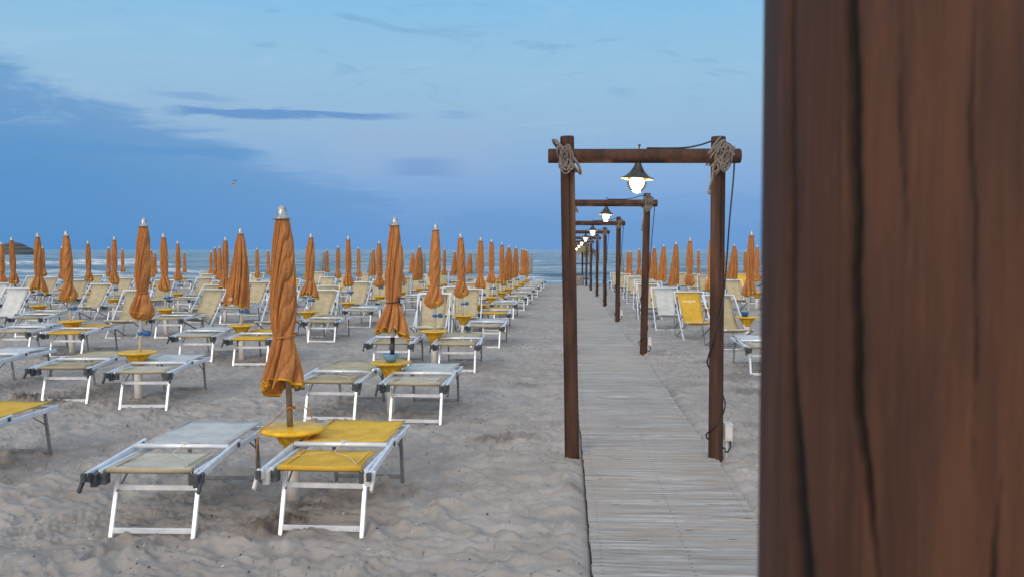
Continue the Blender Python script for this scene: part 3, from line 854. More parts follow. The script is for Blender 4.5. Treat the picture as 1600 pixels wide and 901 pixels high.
# px of the pole foot (None = same as top), px, y of the finial top, depth, kind, furniture left/right
# furniture codes: b/p/y = beige / pale / yellow flat lounger, B/P/Y = deckchair, '-' nothing
UMB = [
 # column left of the boardwalk
 (454, 440, 320, 5.95, 'first', 'py', 0), (610, 616, 338, 9.2, 'skirt', 'bp', 0), (678, 682, 349, 12.75, 'bulb', 'bb', 0),
 (724, 720, 364, 16.3, 'bulb', 'Bp', 0), (751, 752, 370, 20.1, 'bulb', 'By', 0), (768, 768, 373, 24.0, 'bulb', 'Bp', 0), (784, 784, 378, 27.6, 'skirt', 'Bb', 0),
 (795, 795, 383, 31, 'loose', 'Bp', 0), (807, 807, 384.4, 34.6, 'loose', 'Bp', 0), (815, 815, 387, 38, 'bulb', 'Bb', 0), (820, 820, 388.6, 41.5, 'skirt', 'Bp', 0), (824, 824, 390, 45, 'bulb', 'bp', 0), (829.6, 829.6, 394, 48.4, 'grey', 'pp', 0),
 # second column
 (213, 228, 340, 10.1, 'bulb', 'pp', 1), (376, 374, 356, 13.8, 'loose', 'py', 1), (481, 484, 364, 17.4, 'skirt', 'Bb', 1), (544, 543.6, 368, 21, 'bulb', 'Bp', 1),
 (593, 593, 375.6, 24.6, 'bulb', 'Bb', 1), (627, 626.6, 379, 28, 'skirt', 'Bp', 1), (656, 656, 383, 31.3, 'loose', 'Bb', 1), (673, 673, 386, 34.8, 'bulb', 'Bp', 1), (694, 694, 387, 37.5, 'bulb', 'Bb', 1), (710.4, 710.4, 391.6, 42, 'loose', 'Bp', 1), (734.6, 734.6, 393.5, 47, 'loose', 'bp', 1),
 # third
 (110, 104.6, 360, 14.7, 'bulb', 'py', 2), (258, 254.5, 364, 18.2, 'bulb', 'Bb', 2), (351, 351, 370, 21.9, 'skirt', 'Bp', 2), (434, 434, 380, 25.3, 'bulb', 'Bb', 2), (481, 481, 381, 28.8, 'bulb', 'Yp', 2), (528, 528, 383.5, 32, 'bulb', 'Bb', 2), (560, 560, 385.5, 35.5, 'bulb', 'Bp', 2), (584, 584, 387, 39, 'loose', 'Bb', 2), (612, 612, 390, 43, 'bulb', 'Bb', 2), (646, 646, 393, 49, 'loose', 'bp', 2),
 # fourth
 (60, 62, 363.7, 19.6, 'skirt', 'Pb', 3), (176.8, 176.8, 369, 22.8, 'bulb', 'Bp', 3), (278, 278, 376, 26.5, 'bulb', 'Bb', 3), (344, 344, 384, 30.5, 'bulb', 'Bp', 3), (402, 402, 387, 34.6, 'bulb', 'Bb', 3), (420, 420, 389.7, 41, 'bulb', 'Bp', 3), (511, 511, 389, 44, 'bulb', 'Bb', 3),
 # fifth
 (22, 22, 370, 23.8, 'bulb', 'Pb', 4), (138.5, 138.5, 376, 27, 'bulb', 'Bp', 4), (214, 214, 381, 30.5, 'bulb', 'Bb', 4), (240, 235, 388.5, 35, 'bulb', 'Bp', 4), (337, 337, 385, 38, 'bulb', 'Bb', 4), (329, 329, 392, 46, 'skirt', 'Bb', 4),
 # sixth
 (3, 3, 377.4, 28, 'bulb', 'Pb', 5), (96.4, 96.4, 384, 31, 'bulb', 'Bp', 5), (169, 169, 385, 35.5, 'bulb', 'Bb', 5), (242, 242, 393, 44, 'bulb', 'bp', 5), (289, 289, 393, 48, 'bulb', 'bb', 5),
 (67, 67, 384, 33.5, 'bulb', 'Bb', 6), (191.6, 191.6, 387.5, 44, 'bulb', 'Bp', 6),
 # grey ones at the water's edge
 (504, 506.5, 392, 48, 'grey', '--', 7), (580, 581, 392, 48.5, 'grey', '--', 7), (662, 662, 394, 49.5, 'grey', '--', 7), (744, 744, 394, 49.5, 'grey', '--', 7),
 # right of the boardwalk
 (1168, 1174.5, 360, 15.9, 'bulb', 'B-', -1), (1110, 1110, 369, 18.9, 'bulb', 'YP', -1), (1077, 1076.8, 371, 21.5, 'bulb', 'Pb', -1), (1055.7, 1055.7, 377, 24.8, 'loose', 'Bp', -1), (1037, 1037, 381, 28.3, 'loose', 'Bb', -1),
 (1023, 1023, 384, 31.8, 'loose', 'Bp', -1), (1012, 1012, 386, 35, 'loose', 'Bp', -1), (998, 998, 387.5, 39, 'bulb', 'Bb', -1), (985.5, 985.5, 391.6, 43, 'skirt', 'Bp', -1), (980.7, 980.7, 391.8, 46.5, 'skirt', 'bp', -1),
 (971.5, 971.5, 396, 49.5, 'grey', '--', -3),
 (1183, 1183, 382, 27.5, 'bulb', 'Bb', -2), (1147, 1147, 380.5, 32, 'loose', 'By', -2), (1130, 1130, 387, 35.5, 'bulb', 'Bb', -2), (1109, 1109, 386, 38.5, 'bulb', 'Bb', -2), (1091, 1091, 389.5, 42, 'skirt', 'Bp', -2), (1164, 1164, 391, 44, 'skirt', 'bb', -2),
]
COLN = {0: 'first row left of boardwalk', 1: 'second row left of boardwalk', 2: 'third row left of boardwalk', 3: 'fourth row left of boardwalk', 4: 'fifth row left of boardwalk', 5: 'sixth row left of boardwalk', 6: 'outermost row at far left', -1: 'first row right of boardwalk', -2: 'second row right of boardwalk'}
rank = {}
GREYL = {504: 'closed blue grey parasol at the waterline, leftmost of the grey ones', 580: 'closed blue grey parasol at the waterline behind an orange one, second from left', 662: 'closed blue grey parasol at the waterline, third grey one from the left', 744: 'closed blue grey parasol at the waterline, fourth grey one from the left', 829.6: 'closed blue grey parasol ending the row beside the boardwalk by the sea', 971.5: 'closed blue grey parasol by the sea right of the boardwalk'}
KL = {'first': 'tallest orange parasol, nearest of all, wound tight above a yellow hem', 'bulb': 'orange parasol with knotted hem', 'loose': 'orange parasol hanging loose', 'skirt': 'orange parasol with flared skirt'}
FN = {'b': ('beige', 'beige'), 'p': ('pale', 'pale grey'), 'y': ('yellow', 'yellow')}
first_tab = None
used_f = 0
def furniture(code, x, y, z, D, side, where, rz=None, near=False, name_extra=None):
    lod = D > 24
    fab, cn = FN[code.lower()]
    if code.islower():
        o = place('sun_lounger', 'sun_lounger_'+fab, lambda: lounger_parts(fab), (x, y, z), rz if rz is not None else rnd.uniform(-.07, .05), lod, (rnd.uniform(-.01, .01), rnd.uniform(-.012, .012)))
        tag(o, '%s flat lounger %s' % (cn, where), 'sun lounger', 'sun loungers set out beside the parasols')
    else:
        o = place('deckchair', 'deckchair_'+fab, lambda: chair_parts(fab), (x, y, z), rz if rz is not None else rnd.uniform(-.18, .12), lod, (rnd.uniform(-.01, .01), rnd.uniform(-.012, .012)))
        tag(o, '%s sling deckchair %s' % (cn, where), 'deckchair', 'deckchairs set out beside the parasols')
    return o
for i, (bpx, px, ptop, D, kind, fur, col) in enumerate(UMB):
    k = rank.get(col, 0); rank[col] = k+1
    near = kind == 'first' or (D < 11)
    mat = 'canvas'; kd = kind
    if kind == 'grey': mat = 'canvasg'; kd = 'loose'
    seed = {'bulb': rnd.choice([11, 12, 13, 14, 15, 16, 17, 18]), 'loose': rnd.choice([21, 22, 23, 25, 26]), 'skirt': rnd.choice([31, 32, 33, 34]), 'first': 5}[kd]
    if bpx == 376: seed = 24
    lx = 0
    if abs(bpx-px) > .5:
        a = (px-bpx)*D/F; lx = math.atan(a/1.95)
    conv = (px-800)*(390-ptop+ 2380/D)*60.5/F**2*0   # handled by the projection itself
    o, (x, y, z), s = parasol(px, ptop, D, kd, seed, mat, near, (rnd.uniform(-.025, .025), lx+(rnd.uniform(-.014, .014) if D > 12 else 0)), bpx)
    ordn = ORD[min(k, 15)]
    if kind == 'grey': lab = GREYL[bpx]
    elif kind == 'first': lab = KL['first']
    else: lab = '%s, %s from viewer in %s' % (KL[kind], ordn, COLN[col])
    tag(o, lab, 'parasol', 'closed grey parasols by the sea' if kind == 'grey' else 'closed orange parasols')
    if near and kind == 'skirt':
        link('pole_sleeve', MB().use('poleb').tube([(0, 0, .54), (0, 0, .80)], .023, 14).mesh('pole_sleeve'), o)
    if kind != 'grey' and kind != 'first' and not (kind == 'skirt' and near) and D < 36 and bpx != 1168:
        link('clip', shared('clip', clip_mesh), o)
    if bpx == 376:   # printed number on the skirt
        cu = bpy.data.curves.new('number', 'FONT'); cu.body = '10'; cu.size = .075; cu.extrude = .0005
        tmp = bpy.data.objects.new('number', cu); COL.objects.link(tmp)
        dg = bpy.context.evaluated_depsgraph_get(); me = bpy.data.meshes.new_from_object(tmp.evaluated_get(dg)); bpy.data.objects.remove(tmp)
        me.materials.clear(); me.materials.append(M['white_print'])
        t = link('printed_number', me, o); t.location = (-.165, -.165, .925); t.rotation_euler = (R(83), 0, R(-22))
    t = table(x, y, z, near, 1 if kind == 'first' else 0) if kind != 'grey' else None
    if t is not None:
        tag(t, ('round flat yellow table around the pole of the nearest parasol' if kind == 'first' else 'yellow funnel table of %s parasol in %s' % (ordn, COLN[col])), 'parasol table', 'yellow tables around the parasol poles')
    # furniture
    if kind == 'first' or (col == 0 and k in (1, 2)) or (col == 1 and k == 0) or (col == 1 and k == 1) or bpx in (110, 1110, 1077, 1168): continue
    where0 = 'of %s parasol in %s' % (ordn, COLN.get(col, 'the waterline row'))
    for side, code in ((-1, fur[0]), (1, fur[1])):
        if code == '-': continue
        q = -.62 if side < 0 else .42
        dy = -.78
        if code.isupper(): q -= .02 if side < 0 else -.1; dy = rnd.uniform(-.2, .5)
        wl = ('left ' if side < 0 else 'right ')+where0
        fx_, fy_ = x+q*1.0+rnd.uniform(-.05, .05), y+dy+rnd.uniform(-.15, .15)
        furniture(code, fx_, fy_, float(gz(fy_))+.008, D, side, wl)

# hand placed furniture: px of the middle of the front feet, depth
def hand(px, D, code, label, rz=0.0, near=False, clip='cap', dz=.0, kind='lounger', text=False):
    x, y, z = onground(px, D); fab, cn = FN[code]
    if kind == 'lounger':
        o = place('sun_lounger', 'sun_lounger_%s_%s_%s' % (fab, near, clip), lambda: lounger_parts(fab, near, clip), (x, y, z+dz+.01), rz, False)
        tag(o, label, 'sun lounger', 'sun loungers set out beside the parasols')
    else:
        o = place('deckchair', 'deckchair_%s_%s' % (fab, text), lambda: chair_parts(fab, True, text), (x, y, z+dz), rz, False)
        tag(o, label, 'deckchair', 'deckchairs set out beside the parasols')
    return o
hand(229, 5.22, 'p', 'pale grey lounger with dark grey clamps, nearest on the left', .03, True)
hand(497, 5.27, 'y', 'bright yellow lounger with white clamps at the nearest parasol', -.01, True, 'whitep')
hand(512, 8.75, 'b', 'beige flat lounger left of the second parasol beside the boardwalk', -.03, True)
hand(647, 8.62, 'p', 'pale grey lounger right of the second parasol beside the boardwalk', -.02, True)
hand(609, 12.4, 'b', 'beige lounger left of the third parasol beside the boardwalk', .0, True)
hand(713, 12.25, 'b', 'beige lounger right of the third parasol beside the boardwalk', .02, True)
hand(95, 9.8, 'b', 'beige lounger with a sand heap against its left foot', .06, True)
hand(219, 9.45, 'p', 'pale grey lounger at the front parasol of the second row', .07, True)
hand(302, 13.4, 'p', 'pale grey lounger left of the loose hanging parasol', .04)
hand(388, 12.95, 'y', 'yellow lounger right of the loose hanging parasol', .02)
hand(98, 13.9, 'y', 'yellow lounger in front of the front parasol of the third row', .05, True)
hand(15, 14.2, 'p', 'pale grey lounger cut by the left edge, beside a yellow one', .05, True)
hand(-146, 6.1, 'y', 'yellow lounger reaching in from the left edge of the view', .02, True)
hand(-52, 10.3, 'p', 'pale lounger whose far corner shows at the left edge', .02)
hand(40, 10.0+7.6, 'b', 'beige lounger beyond the yellow one near the left edge', .05)
hand(1205, 11.9, 'p', 'pale grey flat lounger beside the thick near post', .0, True, dz=.0)
hand(1084, 17.7, 'y', 'yellow sling deckchair with a pale printed band right of the boardwalk', .12, kind='chair', text=True)
hand(1042, 20.2, 'p', 'pale grey deckchair directly left of the yellow deckchair', .05, kind='chair')
hand(1136, 15.9, 'b', 'beige sling deckchair partly behind the front lamp post', .22, kind='chair')
hand(1014, 23.2, 'b', 'beige deckchair behind the second lamp arch post', .0, kind='chair')
hand(1018, 19.0+7.0, 'b', 'beige deckchair farther behind the second lamp arch', -.1, kind='chair')
hand(676, 16.4, 'b', 'beige deckchair standing behind the third parasol beside the boardwalk', .08, kind='chair')
hand(730, 19.2, 'b', 'beige deckchair half hidden by the fourth parasol beside the boardwalk', .03, kind='chair')
hand(496, 18.4, 'b', 'beige deckchair with raised back behind the third parasol of the second row', -.12, kind='chair')
hand(318, 18.8, 'b', 'beige deckchair left of the loose hanging parasol, tall back', -.15, kind='chair')
hand(1100, 23.0, 'b', 'beige flat lounger behind the yellow deckchair', .05)

# loose strap over the nearest table and a bowl on the second
x, y, z = onground(454, 5.95)
mb = MB().use('strap')
sp_pts = [(-.01, -.024, .64), (.0, -.026, .655), (-.05, -.03, .63), (-.10, -.04, .575), (-.15, -.07, .535), (-.175, -.11, .527), (-.19, -.13, .50), (-.195, -.14, .42), (-.20, -.14, .33), (-.198, -.14, .26)]
mb.tube(sp_pts, .011, 6, sx=1.0, sy=.25)
mb.tube([(.0, -.026, .655), (.05, -.03, .668), (.10, -.03, .655), (.14, -.035, .61), (.145, -.035, .58), (.12, -.04, .567), (.09, -.035, .585)], .009, 6, sx=1, sy=.3)
mb.tube([(-.022, -.02, .65), (0, -.027, .652), (.022, -.02, .65), (0, .024, .65), (-.022, -.02, .65)], .009, 6)
o = link('strap', mb.mesh('strap')); o.location = (x, y, z)
tag(o, 'orange strap looped round the nearest pole and dangling over the yellow table', 'strap')
x, y, z = onground(610, 9.2)
b = MB().use('lblue'); b.lathe([(.028, .552), (.05, .556), (.075, .59), (.088, .625), (.090, .632), (.080, .630), (.06, .60), (.028, .59)], 28)
o = link('bowl', b.mesh('bowl')); o.location = (x, y, z); tag(o, 'pale blue plastic bowl around the pole on a yellow table', 'bowl')
x, y, z = onground(1168, 15.9)
b = MB().use('blue'); b.lathe([(.03, .552), (.05, .556), (.06, .60), (.085, .625), (.08, .63), (.05, .60), (.03, .60)], 20)
o = link('bowl', b.mesh('ashtray')); o.location = (x-.04, y-.0, z); tag(o, 'small dark blue bowl on the yellow table right of the boardwalk', 'bowl')

# ------------------------------------------------------------------ lamp arches
def post_parts(b, foot, top, r, seed, n=20, k=30, cracks=2):
    rr = random.Random(seed); foot = Vector(foot); top = Vector(top)
    ph = [rr.uniform(0, 6.28) for _ in range(4)]
    ca = [(rr.uniform(-2.2, -.9) if i < 1 else rr.uniform(0, 6.28), rr.uniform(0, 6.28)) for i in range(cracks)]
    vs = []; cr = []; ax = (top-foot).normalized(); u = ax.orthogonal().normalized()
    u = (Vector((1, 0, 0))-ax*ax.x).normalized() if abs(ax.x) < .9 else Vector((0, 0, 1)); v = ax.cross(u)
    L = (top-foot).length
    sts = [0, .004] + [L*i/k for i in range(1, k)] + [L-.008, L]
    for i, s in enumerate(sts):
        for j in range(n):
            a = 2*math.pi*j/n
            q = r*(1+.025*math.sin(2*a+ph[0]+s*.7)+.018*math.sin(3*s+ph[1])+.012*math.sin(5*a+ph[2]+1.3*s))
            if i in (0, len(sts)-1): q *= .90
            c = 0
            for c0, cp in ca:
                dd = (a-(c0+.10*math.sin(1.1*s+cp))) % (2*math.pi); dd = min(dd, 2*math.pi-dd)
                lim = 2*math.pi/n*.75
                ext = max(0, math.sin(s*1.4+cp)+.3)
                if dd < lim: c = max(c, min(1, ext)*(1-dd/lim))
            q *= 1-.12*c
            vs.append(foot+ax*s+u*q*math.cos(a)+v*q*math.sin(a)); cr.append(c)
    m_ = len(sts); base_ = len(b.v)
    fs = [(i*n+j, i*n+(j+1) % n, (i+1)*n+(j+1) % n, (i+1)*n+j) for i in range(m_-1) for j in range(n)] + [tuple(range(n-1, -1, -1)), tuple((m_-1)*n+j for j in range(n))]
    b.add(vs, fs, True); b.attr.setdefault('crack', []); b.attr['crack'] += cr
def rope_mesh(c, s, seed, tail=0.0, loops=7, rx=.075, rz=.085, ry=.118):
    rr = random.Random(seed); b = MB().use('rope')
    for l in range(loops):
        off = (l-(loops-1)/2)*.017; ph = rr.uniform(0, 6.28); jx, jz = rr.uniform(.75, 1.1), rr.uniform(.9, 1.25)
        pts = []
        for i in range(25):
            t = 2*math.pi*i/24
            front = max(0, -math.sin(t))
            dx = s*rx*jx*math.cos(t)+off*.8; dz = rz*jz*math.cos(t)-s*s*off*.8 + front*.02*math.sin(ph)
            dx += front*.022*math.cos(ph)
            pts.append((c[0]+dx, c[1]+ry*math.sin(t)*(1+.03*(l % 3)), c[2]+dz))
        b.tube(pts, .0085, 6)
    for l in range(loops):
        a0 = rr.uniform(-.5, .5); ex, ez = rr.uniform(.022, .048), rr.uniform(.065, .10); ox, oz = rr.uniform(-.02, .02)+s*.012, rr.uniform(-.05, -.005)
        yy_ = c[1]-ry-.012-.004*l
        pts = []
        for i in range(21):
            t = 2*math.pi*i/20
            u_, v_ = ex*math.cos(t), ez*math.sin(t)
            pts.append((c[0]+ox+u_*math.cos(a0)-v_*math.sin(a0), yy_+.03*abs(math.cos(t))*math.cos(t*2), c[2]+oz+u_*math.sin(a0)+v_*math.cos(a0)))
        b.tube(pts, .0068, 6)
    if tail:
        x0 = c[0]+(-.065 if s > 0 else .065)*1.0
        b.tube([(c[0], c[1]-.125, c[2]-.02), (x0, c[1]-.125, c[2]-.07), (x0-.005, c[1]-.12, c[2]-.07-tail*.5), (x0-.03, c[1]-.118, c[2]-.07-tail)], .009, 6)
        b.lathe([(.004, -.025), (.017, -.01), (.016, .012), (.004, .02)], 8, (x0-.03, c[1]-.118, c[2]-.085-tail))
    return b
def lamp_mesh_set():
    sh = MB().use('shade'); sh.lathe([(.010, .006), (.018, .004), (.025, -.015), (.038, -.045), (.060, -.080), (.092, -.110), (.128, -.127), (.134, -.131), (.133, -.135)], 40)
    sh.use('shadein'); sh.lathe([(.131, -.1355), (.085, -.115), (.05, -.09), (.02, -.07)], 40)
    # open the mouth: remove the flat caps that lathe() made except the top one
    keep = [i for i, f in enumerate(sh.f) if not (len(f) == 40 and i not in (8*40,))]
    sh.f = [sh.f[i] for i in keep]; sh.mi = [sh.mi[i] for i in keep]; sh.sm = [sh.sm[i] for i in keep]
    gl = MB().use('glass'); gl.lathe([(.045, -.100)] + [(.080*math.sin(a), -.164+.080*math.cos(a)) for a in [R(40+i*10) for i in range(14)]] + [(.002, -.2445)], 32)
    bl = MB().use('bulb'); bl.lathe([(.018, -.09)] + [(.072*math.sin(a), -.166+.072*math.cos(a)) for a in [R(22+i*11) for i in range(14)]] + [(.002, -.2382)], 28)
    bo = MB().use('cap'); bo.tube([(0, 0, -.01), (0, 0, .134)], .006, 8); bo.lathe([(.004, .124), (.011, .126), (.011, .137), (.004, .139)], 8)
    return [('shade', sh.mesh('shade')), ('globe', gl.mesh('globe')), ('bulb', bl.mesh('bulb')), ('hanger_bolt', bo.mesh('hanger_bolt'))]
LAMP = lamp_mesh_set()
ARCH = [ # depth Y, left x, right x, top lean left, lean right, left/right tail, label
 (7.26, .048, 1.20, -.05, .0, 'front', 2.608), (14.55, .055, 1.235, .0, .045, 'second', 2.63), (22.3, .06, 1.25, .0, .02, 'third', 2.62), (29.5, .06, 1.245, 0, -.01, 'fourth', 2.62),
 (37.6, .06, 1.255, 0, .0, 'fifth', 2.62), (44.6, .06, 1.18, 0, .0, 'sixth', 2.6), (51.2, .06, 1.10, 0, .0, 'seventh', 2.55)]
lampz = {}
for i, (yy, xl, xr, ll, lr, nm, hp) in enumerate(ARCH):
    g = float(gz(yy)); fine = i < 2
    o = empty('lamp_arch', ((xl+xr)/2, yy, g))
    cx = (xl+xr)/2
    for (x0, ln, e, ss) in ((xl, ll, 0.0, 1), (xr, lr, -.012, 2)):
        b = MB().use('wood'); post_parts(b, (x0-cx, 0, -.2), (x0-cx+ln, 0, hp+e), .058, 40+i*2+ss, 36 if fine else 14, 40 if fine else 8)
        link('post', b.mesh('post'), o)
    zb_ = hp-.172
    b = MB().use('wood'); post_parts(b, (xl-cx+ll-.15, -.108, zb_+.004), (xr-cx+lr+.155, -.108, zb_-.004), .056, 60+i, 36 if fine else 14, 30 if fine else 6, 1)
    link('beam', b.mesh('beam'), o)
    for sgn, x0, tl in ((-1, xl+ll, .0), (1, xr+lr, [.20, .34, 0, .0, .0, 0, 0][i])):
        b = rope_mesh((x0-cx, -.052, zb_), sgn, 80+i*2+sgn, tl, 9 if fine else 5, ry=.120, rx=.070, rz=.085)
        link('rope', b.mesh('rope'), o)
    # cable down the right post
    xx = xr-cx
    b = MB().use('black')
    pts = [(-.0, -.108, zb_+.062), (xx-.30, -.10, zb_+.062), (xx-.16, -.09, zb_+.085), (xx-.06, -.08, zb_+.115), (xx+.03+lr, -.075, zb_+.11), (xx+.10+lr, -.07, zb_+.06), (xx+.112+lr, -.07, zb_-.10), (xx+.085+lr*.9, -.05, zb_-.5), (xx+.064+lr*.8, -.03, zb_-.9), (xx+.03+lr*.6, -.064, 1.25), (xx-.03, -.064, 1.0), (xx-.064, -.02, .85), (xx-.064, .03, .78), (xx+.0, .066, .66), (xx+.066, .0, .50), (xx+.062, -.03, .42), (xx+.02, -.066, .34), (xx-.04, -.062, .27), (xx-.075, -.02, .22), (xx-.055, .04, .17), (xx+.03, .06, .12), (xx+.075, -.02, .10)]
    # smooth it
    P_ = [Vector(p) for p in pts]; out = []
    for a in range(len(P_)-1):
        p0 = P_[max(a-1, 0)]; p1 = P_[a]; p2 = P_[a+1]; p3 = P_[min(a+2, len(P_)-1)]
        for t in [q/5 for q in range(5)]:
            out.append(.5*((2*p1)+(p2-p0)*t+(2*p0-5*p1+4*p2-p3)*t*t+(3*p1-p0-3*p2+p3)*t**3))
    b.tube(out+[P_[-1]], .0065 if fine else .008, 6)
    link('cable', b.mesh('cable'), o)
    if i < 3:
        b = MB().use('boxw'); b.box((xx+.098, .0, .235), (.060, .08, .130)); b.box((xx+.098, -.046, .24), (.050, .014, .112)); b.box((xx+.098, -.006, .303), (.066, .096, .010))
        link('switch_box', b.mesh('switch_box'), o)
        b = MB().use('black'); b.tube([(xx+.11, -.02, .165), (xx+.115, -.03, .12), (xx+.09, -.05, .085), (xx+.065, -.055, .09)], .008, 6); b.use('boxw'); b.tube([(xx+.09, .0, .17), (xx+.085, .0, -.03)], .010, 6)
        link('box_conduit', b.mesh('box_conduit'), o)
    tag(o, '%s timber lamp arch over the boardwalk counted from the viewer' % nm if i else 'nearest complete brown timber lamp arch with rope lashings over the boardwalk', 'lamp arch', 'timber lamp arches over the boardwalk')
    q = empty('pendant_lamp', (cx-.04 + (ll+lr)/2, yy-.108, g+zb_-.046), 0, (0, .06 if i == 0 else rnd.uniform(-.05, .05)))
    for a, me in LAMP: link(a, me, q)
    tag(q, 'lit round bulb lamp with flared dark shade hanging from the %s lamp arch' % nm, 'lamp', 'lit lamps hanging from the arches')
    li = bpy.data.lights.new('lamp_light', 'POINT'); li.energy = 15; li.color = (1, .78, .48); li.shadow_soft_size = .07
    lo = bpy.data.objects.new('lamp_light', li); COL.objects.link(lo); lo.parent = q; lo.location = (0, 0, -.27)

# the thick near post with its cracks
PR = .060; half = R(10.6)
dist = PR/math.sin(half); ctr = R(15.52)+half       # angle right of the view axis
aw = ctr-YAW; PX, PY = dist*math.sin(aw), dist*math.cos(aw)
o = empty('timber_post', (PX, PY, 0))
NA, NZ = 520, 460
zz = np.concatenate([np.linspace(-.2, 1.45, 60)[:-1], np.linspace(1.45, 1.95, NZ-100), np.linspace(1.95, 2.64, 42)[1:]])
aa = np.concatenate([np.linspace(0, 2*np.pi, NA, endpoint=False)])
A, Zp = np.meshgrid(aa, zz)
r_ = PR*(1+.006*np.sin(3*A+1)+.006*np.sin(2.2*Zp+A))
crk = np.zeros_like(A)
def ang_of(px):
    """angle on the post surface where the view ray through column px meets it"""
    d_ = fh + rt*(px-800)/F; d_ = d_/np.linalg.norm(d_); c = np.array([PX, PY, 0.0])
    bq = np.dot(d_, c); disc = bq*bq-(np.dot(c, c)-PR**2); t = bq-math.sqrt(max(disc, 0)); p = d_*t-c
    return math.atan2(p[1], p[0]) % (2*math.pi)
def zof(py): return CAMH - (py-390)*(dist-PR*.8)/F
def crack(pts, wid, depth, fadeends=(1, 1)):
    global r_, crk
    zs_ = [zof(p[1]) for p in pts][::-1]; an = [ang_of(p[0]) for p in pts][::-1]; ws = [w__ for w__ in wid][::-1]
    a0 = np.interp(Zp, zs_, an) + .006*np.sin(Zp*60)+.004*np.sin(Zp*173+1) + .0025*np.sin(Zp*611)
    wz = np.interp(Zp, zs_, ws)
    dd = np.abs((A-a0+np.pi) % (2*np.pi)-np.pi)
    ins = np.clip((Zp-zs_[0]+.02)/.04, 0, 1) if fadeends[1] else 1
    ins = ins*(np.clip((zs_[-1]-Zp+.02)/.04, 0, 1) if fadeends[0] else 1)
    k = np.exp(-(dd/np.maximum(wz, 1e-4))**2)*ins
    r_ = r_*(1-depth*k); crk = np.maximum(crk, np.clip(k*1.15, 0, 1))
crack([(1318, -400), (1322, 0), (1331, 200), (1335, 450), (1345, 600), (1360, 700), (1378, 830)], [.03, .03, .03, .026, .024, .018, .008], .05, (0, 1))
crack([(1226, -400), (1231, 0), (1234, 300), (1236, 540), (1246, 700), (1262, 901), (1290, 1300)], [.02, .02, .022, .03, .05, .06, .05], .05, (0, 0))
crack([(1516, 110), (1512, 200), (1518, 330), (1526, 480), (1530, 640)], [.005, .008, .008, .006, .003], .008, (1, 1))
crack([(1408, 80), (1404, 200), (1412, 330)], [.004, .007, .004], .006)
crack([(1570, 700), (1564, 800), (1560, 901), (1555, 1200)], [.004, .012, .016, .01], .01, (1, 0))
gr = fbm(A*26, Zp*2.2, 3, 3); r_ = r_*(1-.0045*np.abs(gr))
crk = np.maximum(crk, np.clip((fbm(A*40, Zp*1.6, 3, 44)-.55)*1.2, 0, .3))
Xp = r_*np.cos(A); Yp = r_*np.sin(A)
ny, nx = A.shape
vco = np.stack([Xp, Yp, Zp], -1).reshape(-1, 3)
ii = np.arange(ny*nx).reshape(ny, nx); jj = np.roll(ii, -1, axis=1)
q = np.stack([ii[:-1], jj[:-1], jj[1:], ii[1:]], -1).reshape(-1, 4)
me = bpy.data.meshes.new('post')
faces = q.tolist(); faces.append(list(range(nx))[::-1]); faces.append([(ny-1)*nx+k for k in range(nx)])
me.from_pydata(vco.tolist(), [], faces); me.materials.append(M['woodbig'])
me.polygons.foreach_set('use_smooth', [True]*len(faces))
at_ = me.attributes.new('crack', 'FLOAT', 'POINT'); at_.data.foreach_set('value', crk.ravel().astype(np.float32)); me.update()
link('shaft', me, o)
tag(o, 'thick cracked brown timber post close up along the right edge', 'post')

# ------------------------------------------------------------------ far things at the shore
# palm thatch shelter at the end of the boardwalk
x, y, z = onground(910, 52.5)
x -= .35
o = empty('thatched_parasol', (x, y, z)); tag(o, 'brown palm thatch parasol at the seaward end of the boardwalk', 'thatched parasol')
link('pole', MB().use('wood').tube([(.35, 0, -.1), (.35, 0, 2.3)], .05, 10).mesh('pole'), o)
b = MB().use('thatch'); rr = random.Random(5)
b.lathe([(1.0, 1.98), (.8, 2.16), (.45, 2.42), (.12, 2.6), (.02, 2.66)], 20, (.2, 0, 0))
for i in range(420):
    a = rr.uniform(0, 6.28); r0 = rr.uniform(.1, .95); r1 = r0+rr.uniform(.25, .45)
    z0 = 2.64-.62*r0+rr.uniform(0, .06); z1 = 2.64-.62*r1-(.22*max(0, r1-.9))*1.6-rr.uniform(0, .08)
    if r1 > 1.05: z1 -= rr.uniform(.05, .30)
    w_ = .035
    c, s_ = math.cos(a), math.sin(a)
    b.add([(.2+r0*c-s_*w_, r0*s_+c*w_, z0), (.2+r0*c+s_*w_, r0*s_-c*w_, z0), (.2+r1*c, r1*s_, z1)], [(0, 1, 2)])
link('thatch', b.mesh('thatch'), o)
for hh, rad in ((1.30, .8), (.42, .8)):
    b = MB().use('wood'); b.bar((-.95+.2, 0, hh), (.95-.4+.2, 0, hh), .30, .05); link('shelf', b.mesh('shelf'), o)
x, y, z = onground(905, 52.0)
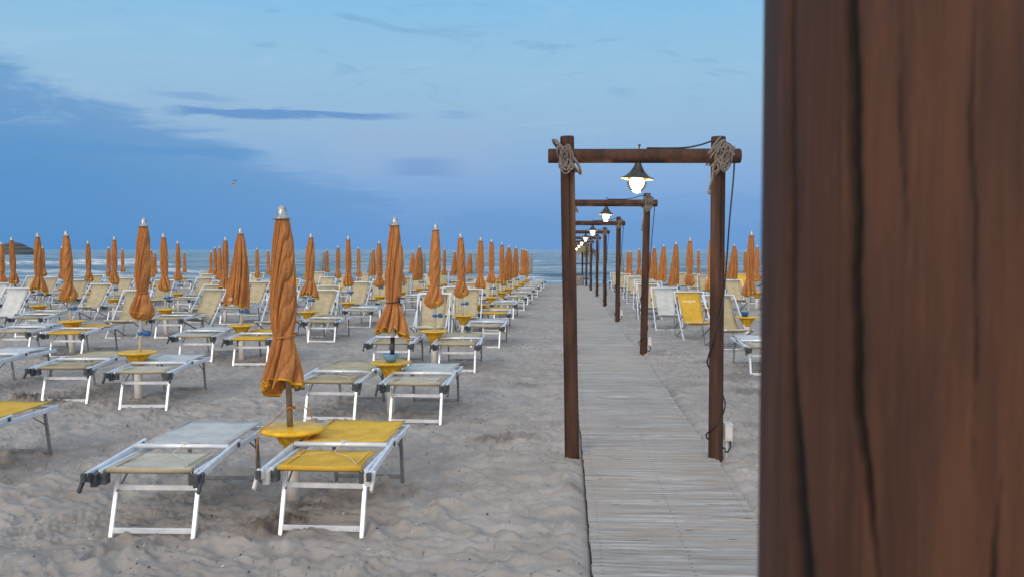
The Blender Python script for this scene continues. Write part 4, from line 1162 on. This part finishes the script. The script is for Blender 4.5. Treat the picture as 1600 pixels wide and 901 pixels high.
o = empty('litter_bin', (x, y, z)); tag(o, 'squat weathered grey bin under the thatched parasol by the sea', 'bin')
link('body', MB().use('greyb').lathe([(.24, 0), (.27, .05), (.29, .6), (.27, .64)], 20).mesh('body'), o)
link('lid', MB().use('cap').lathe([(.29, .641), (.29, .66), (.2, .70), (.05, .72)], 20).mesh('lid'), o)
# tiered dark thatch parasol, far left
x, y, z = onground(22, 50)
o = empty('thatched_parasol', (x, y, z)); tag(o, 'dark grey three tiered thatched parasol near the sea at far left', 'thatched parasol')
link('pole', MB().use('wood').tube([(0, 0, -.1), (0, 0, 2.3)], .06, 10).mesh('pole'), o)
b = MB().use('gthatch'); b.lathe([(1.28, 1.80), (1.32, 1.83), (1.02, 2.05), (.9, 2.02)], 28); link('lower_tier', b.mesh('lower_tier'), o)
b = MB().use('gthatch'); b.lathe([(.95, 2.06), (1.0, 2.09), (.66, 2.26), (.55, 2.22)], 28); link('middle_tier', b.mesh('middle_tier'), o)
b = MB().use('gthatch'); b.lathe([(.62, 2.27), (.65, 2.30), (.3, 2.44), (.04, 2.50)], 28); link('top_tier', b.mesh('top_tier'), o)
# yellow deckchair by the sea on the right
hand(1163, 40.5, 'y', 'small bright yellow deckchair seen between parasols at the water', .1, kind='chair')

# gull
p = at(365, 289, 60)
b = MB().use('gull')
b.tube([(-.16, 0, 0), (-.10, 0, .0), (0, 0, .0), (.09, 0, .015), (.14, 0, .03), (.18, 0, .02)], [.012, .035, .05, .04, .028, .006], 10)
for s in (-1, 1):
    b.use('gull'); x0 = .0
    rows = [[(-.07, s*.03, .03), (.06, s*.03, .04)], [(-.06, s*.10, .14), (.05, s*.10, .15)], [(-.07, s*.15, .24), (.015, s*.15, .25)]]
    b.sheet(rows, .008); b.use('gulld'); b.sheet([[(-.07, s*.15, .24), (.015, s*.15, .25)], [(-.12, s*.13, .33), (-.10, s*.13, .34)]], .006)
o = link('gull', b.mesh('gull')); o.location = p; o.rotation_euler = (0, -.1, R(170)); tag(o, 'grey white gull flying low in the sky with wings raised', 'bird')
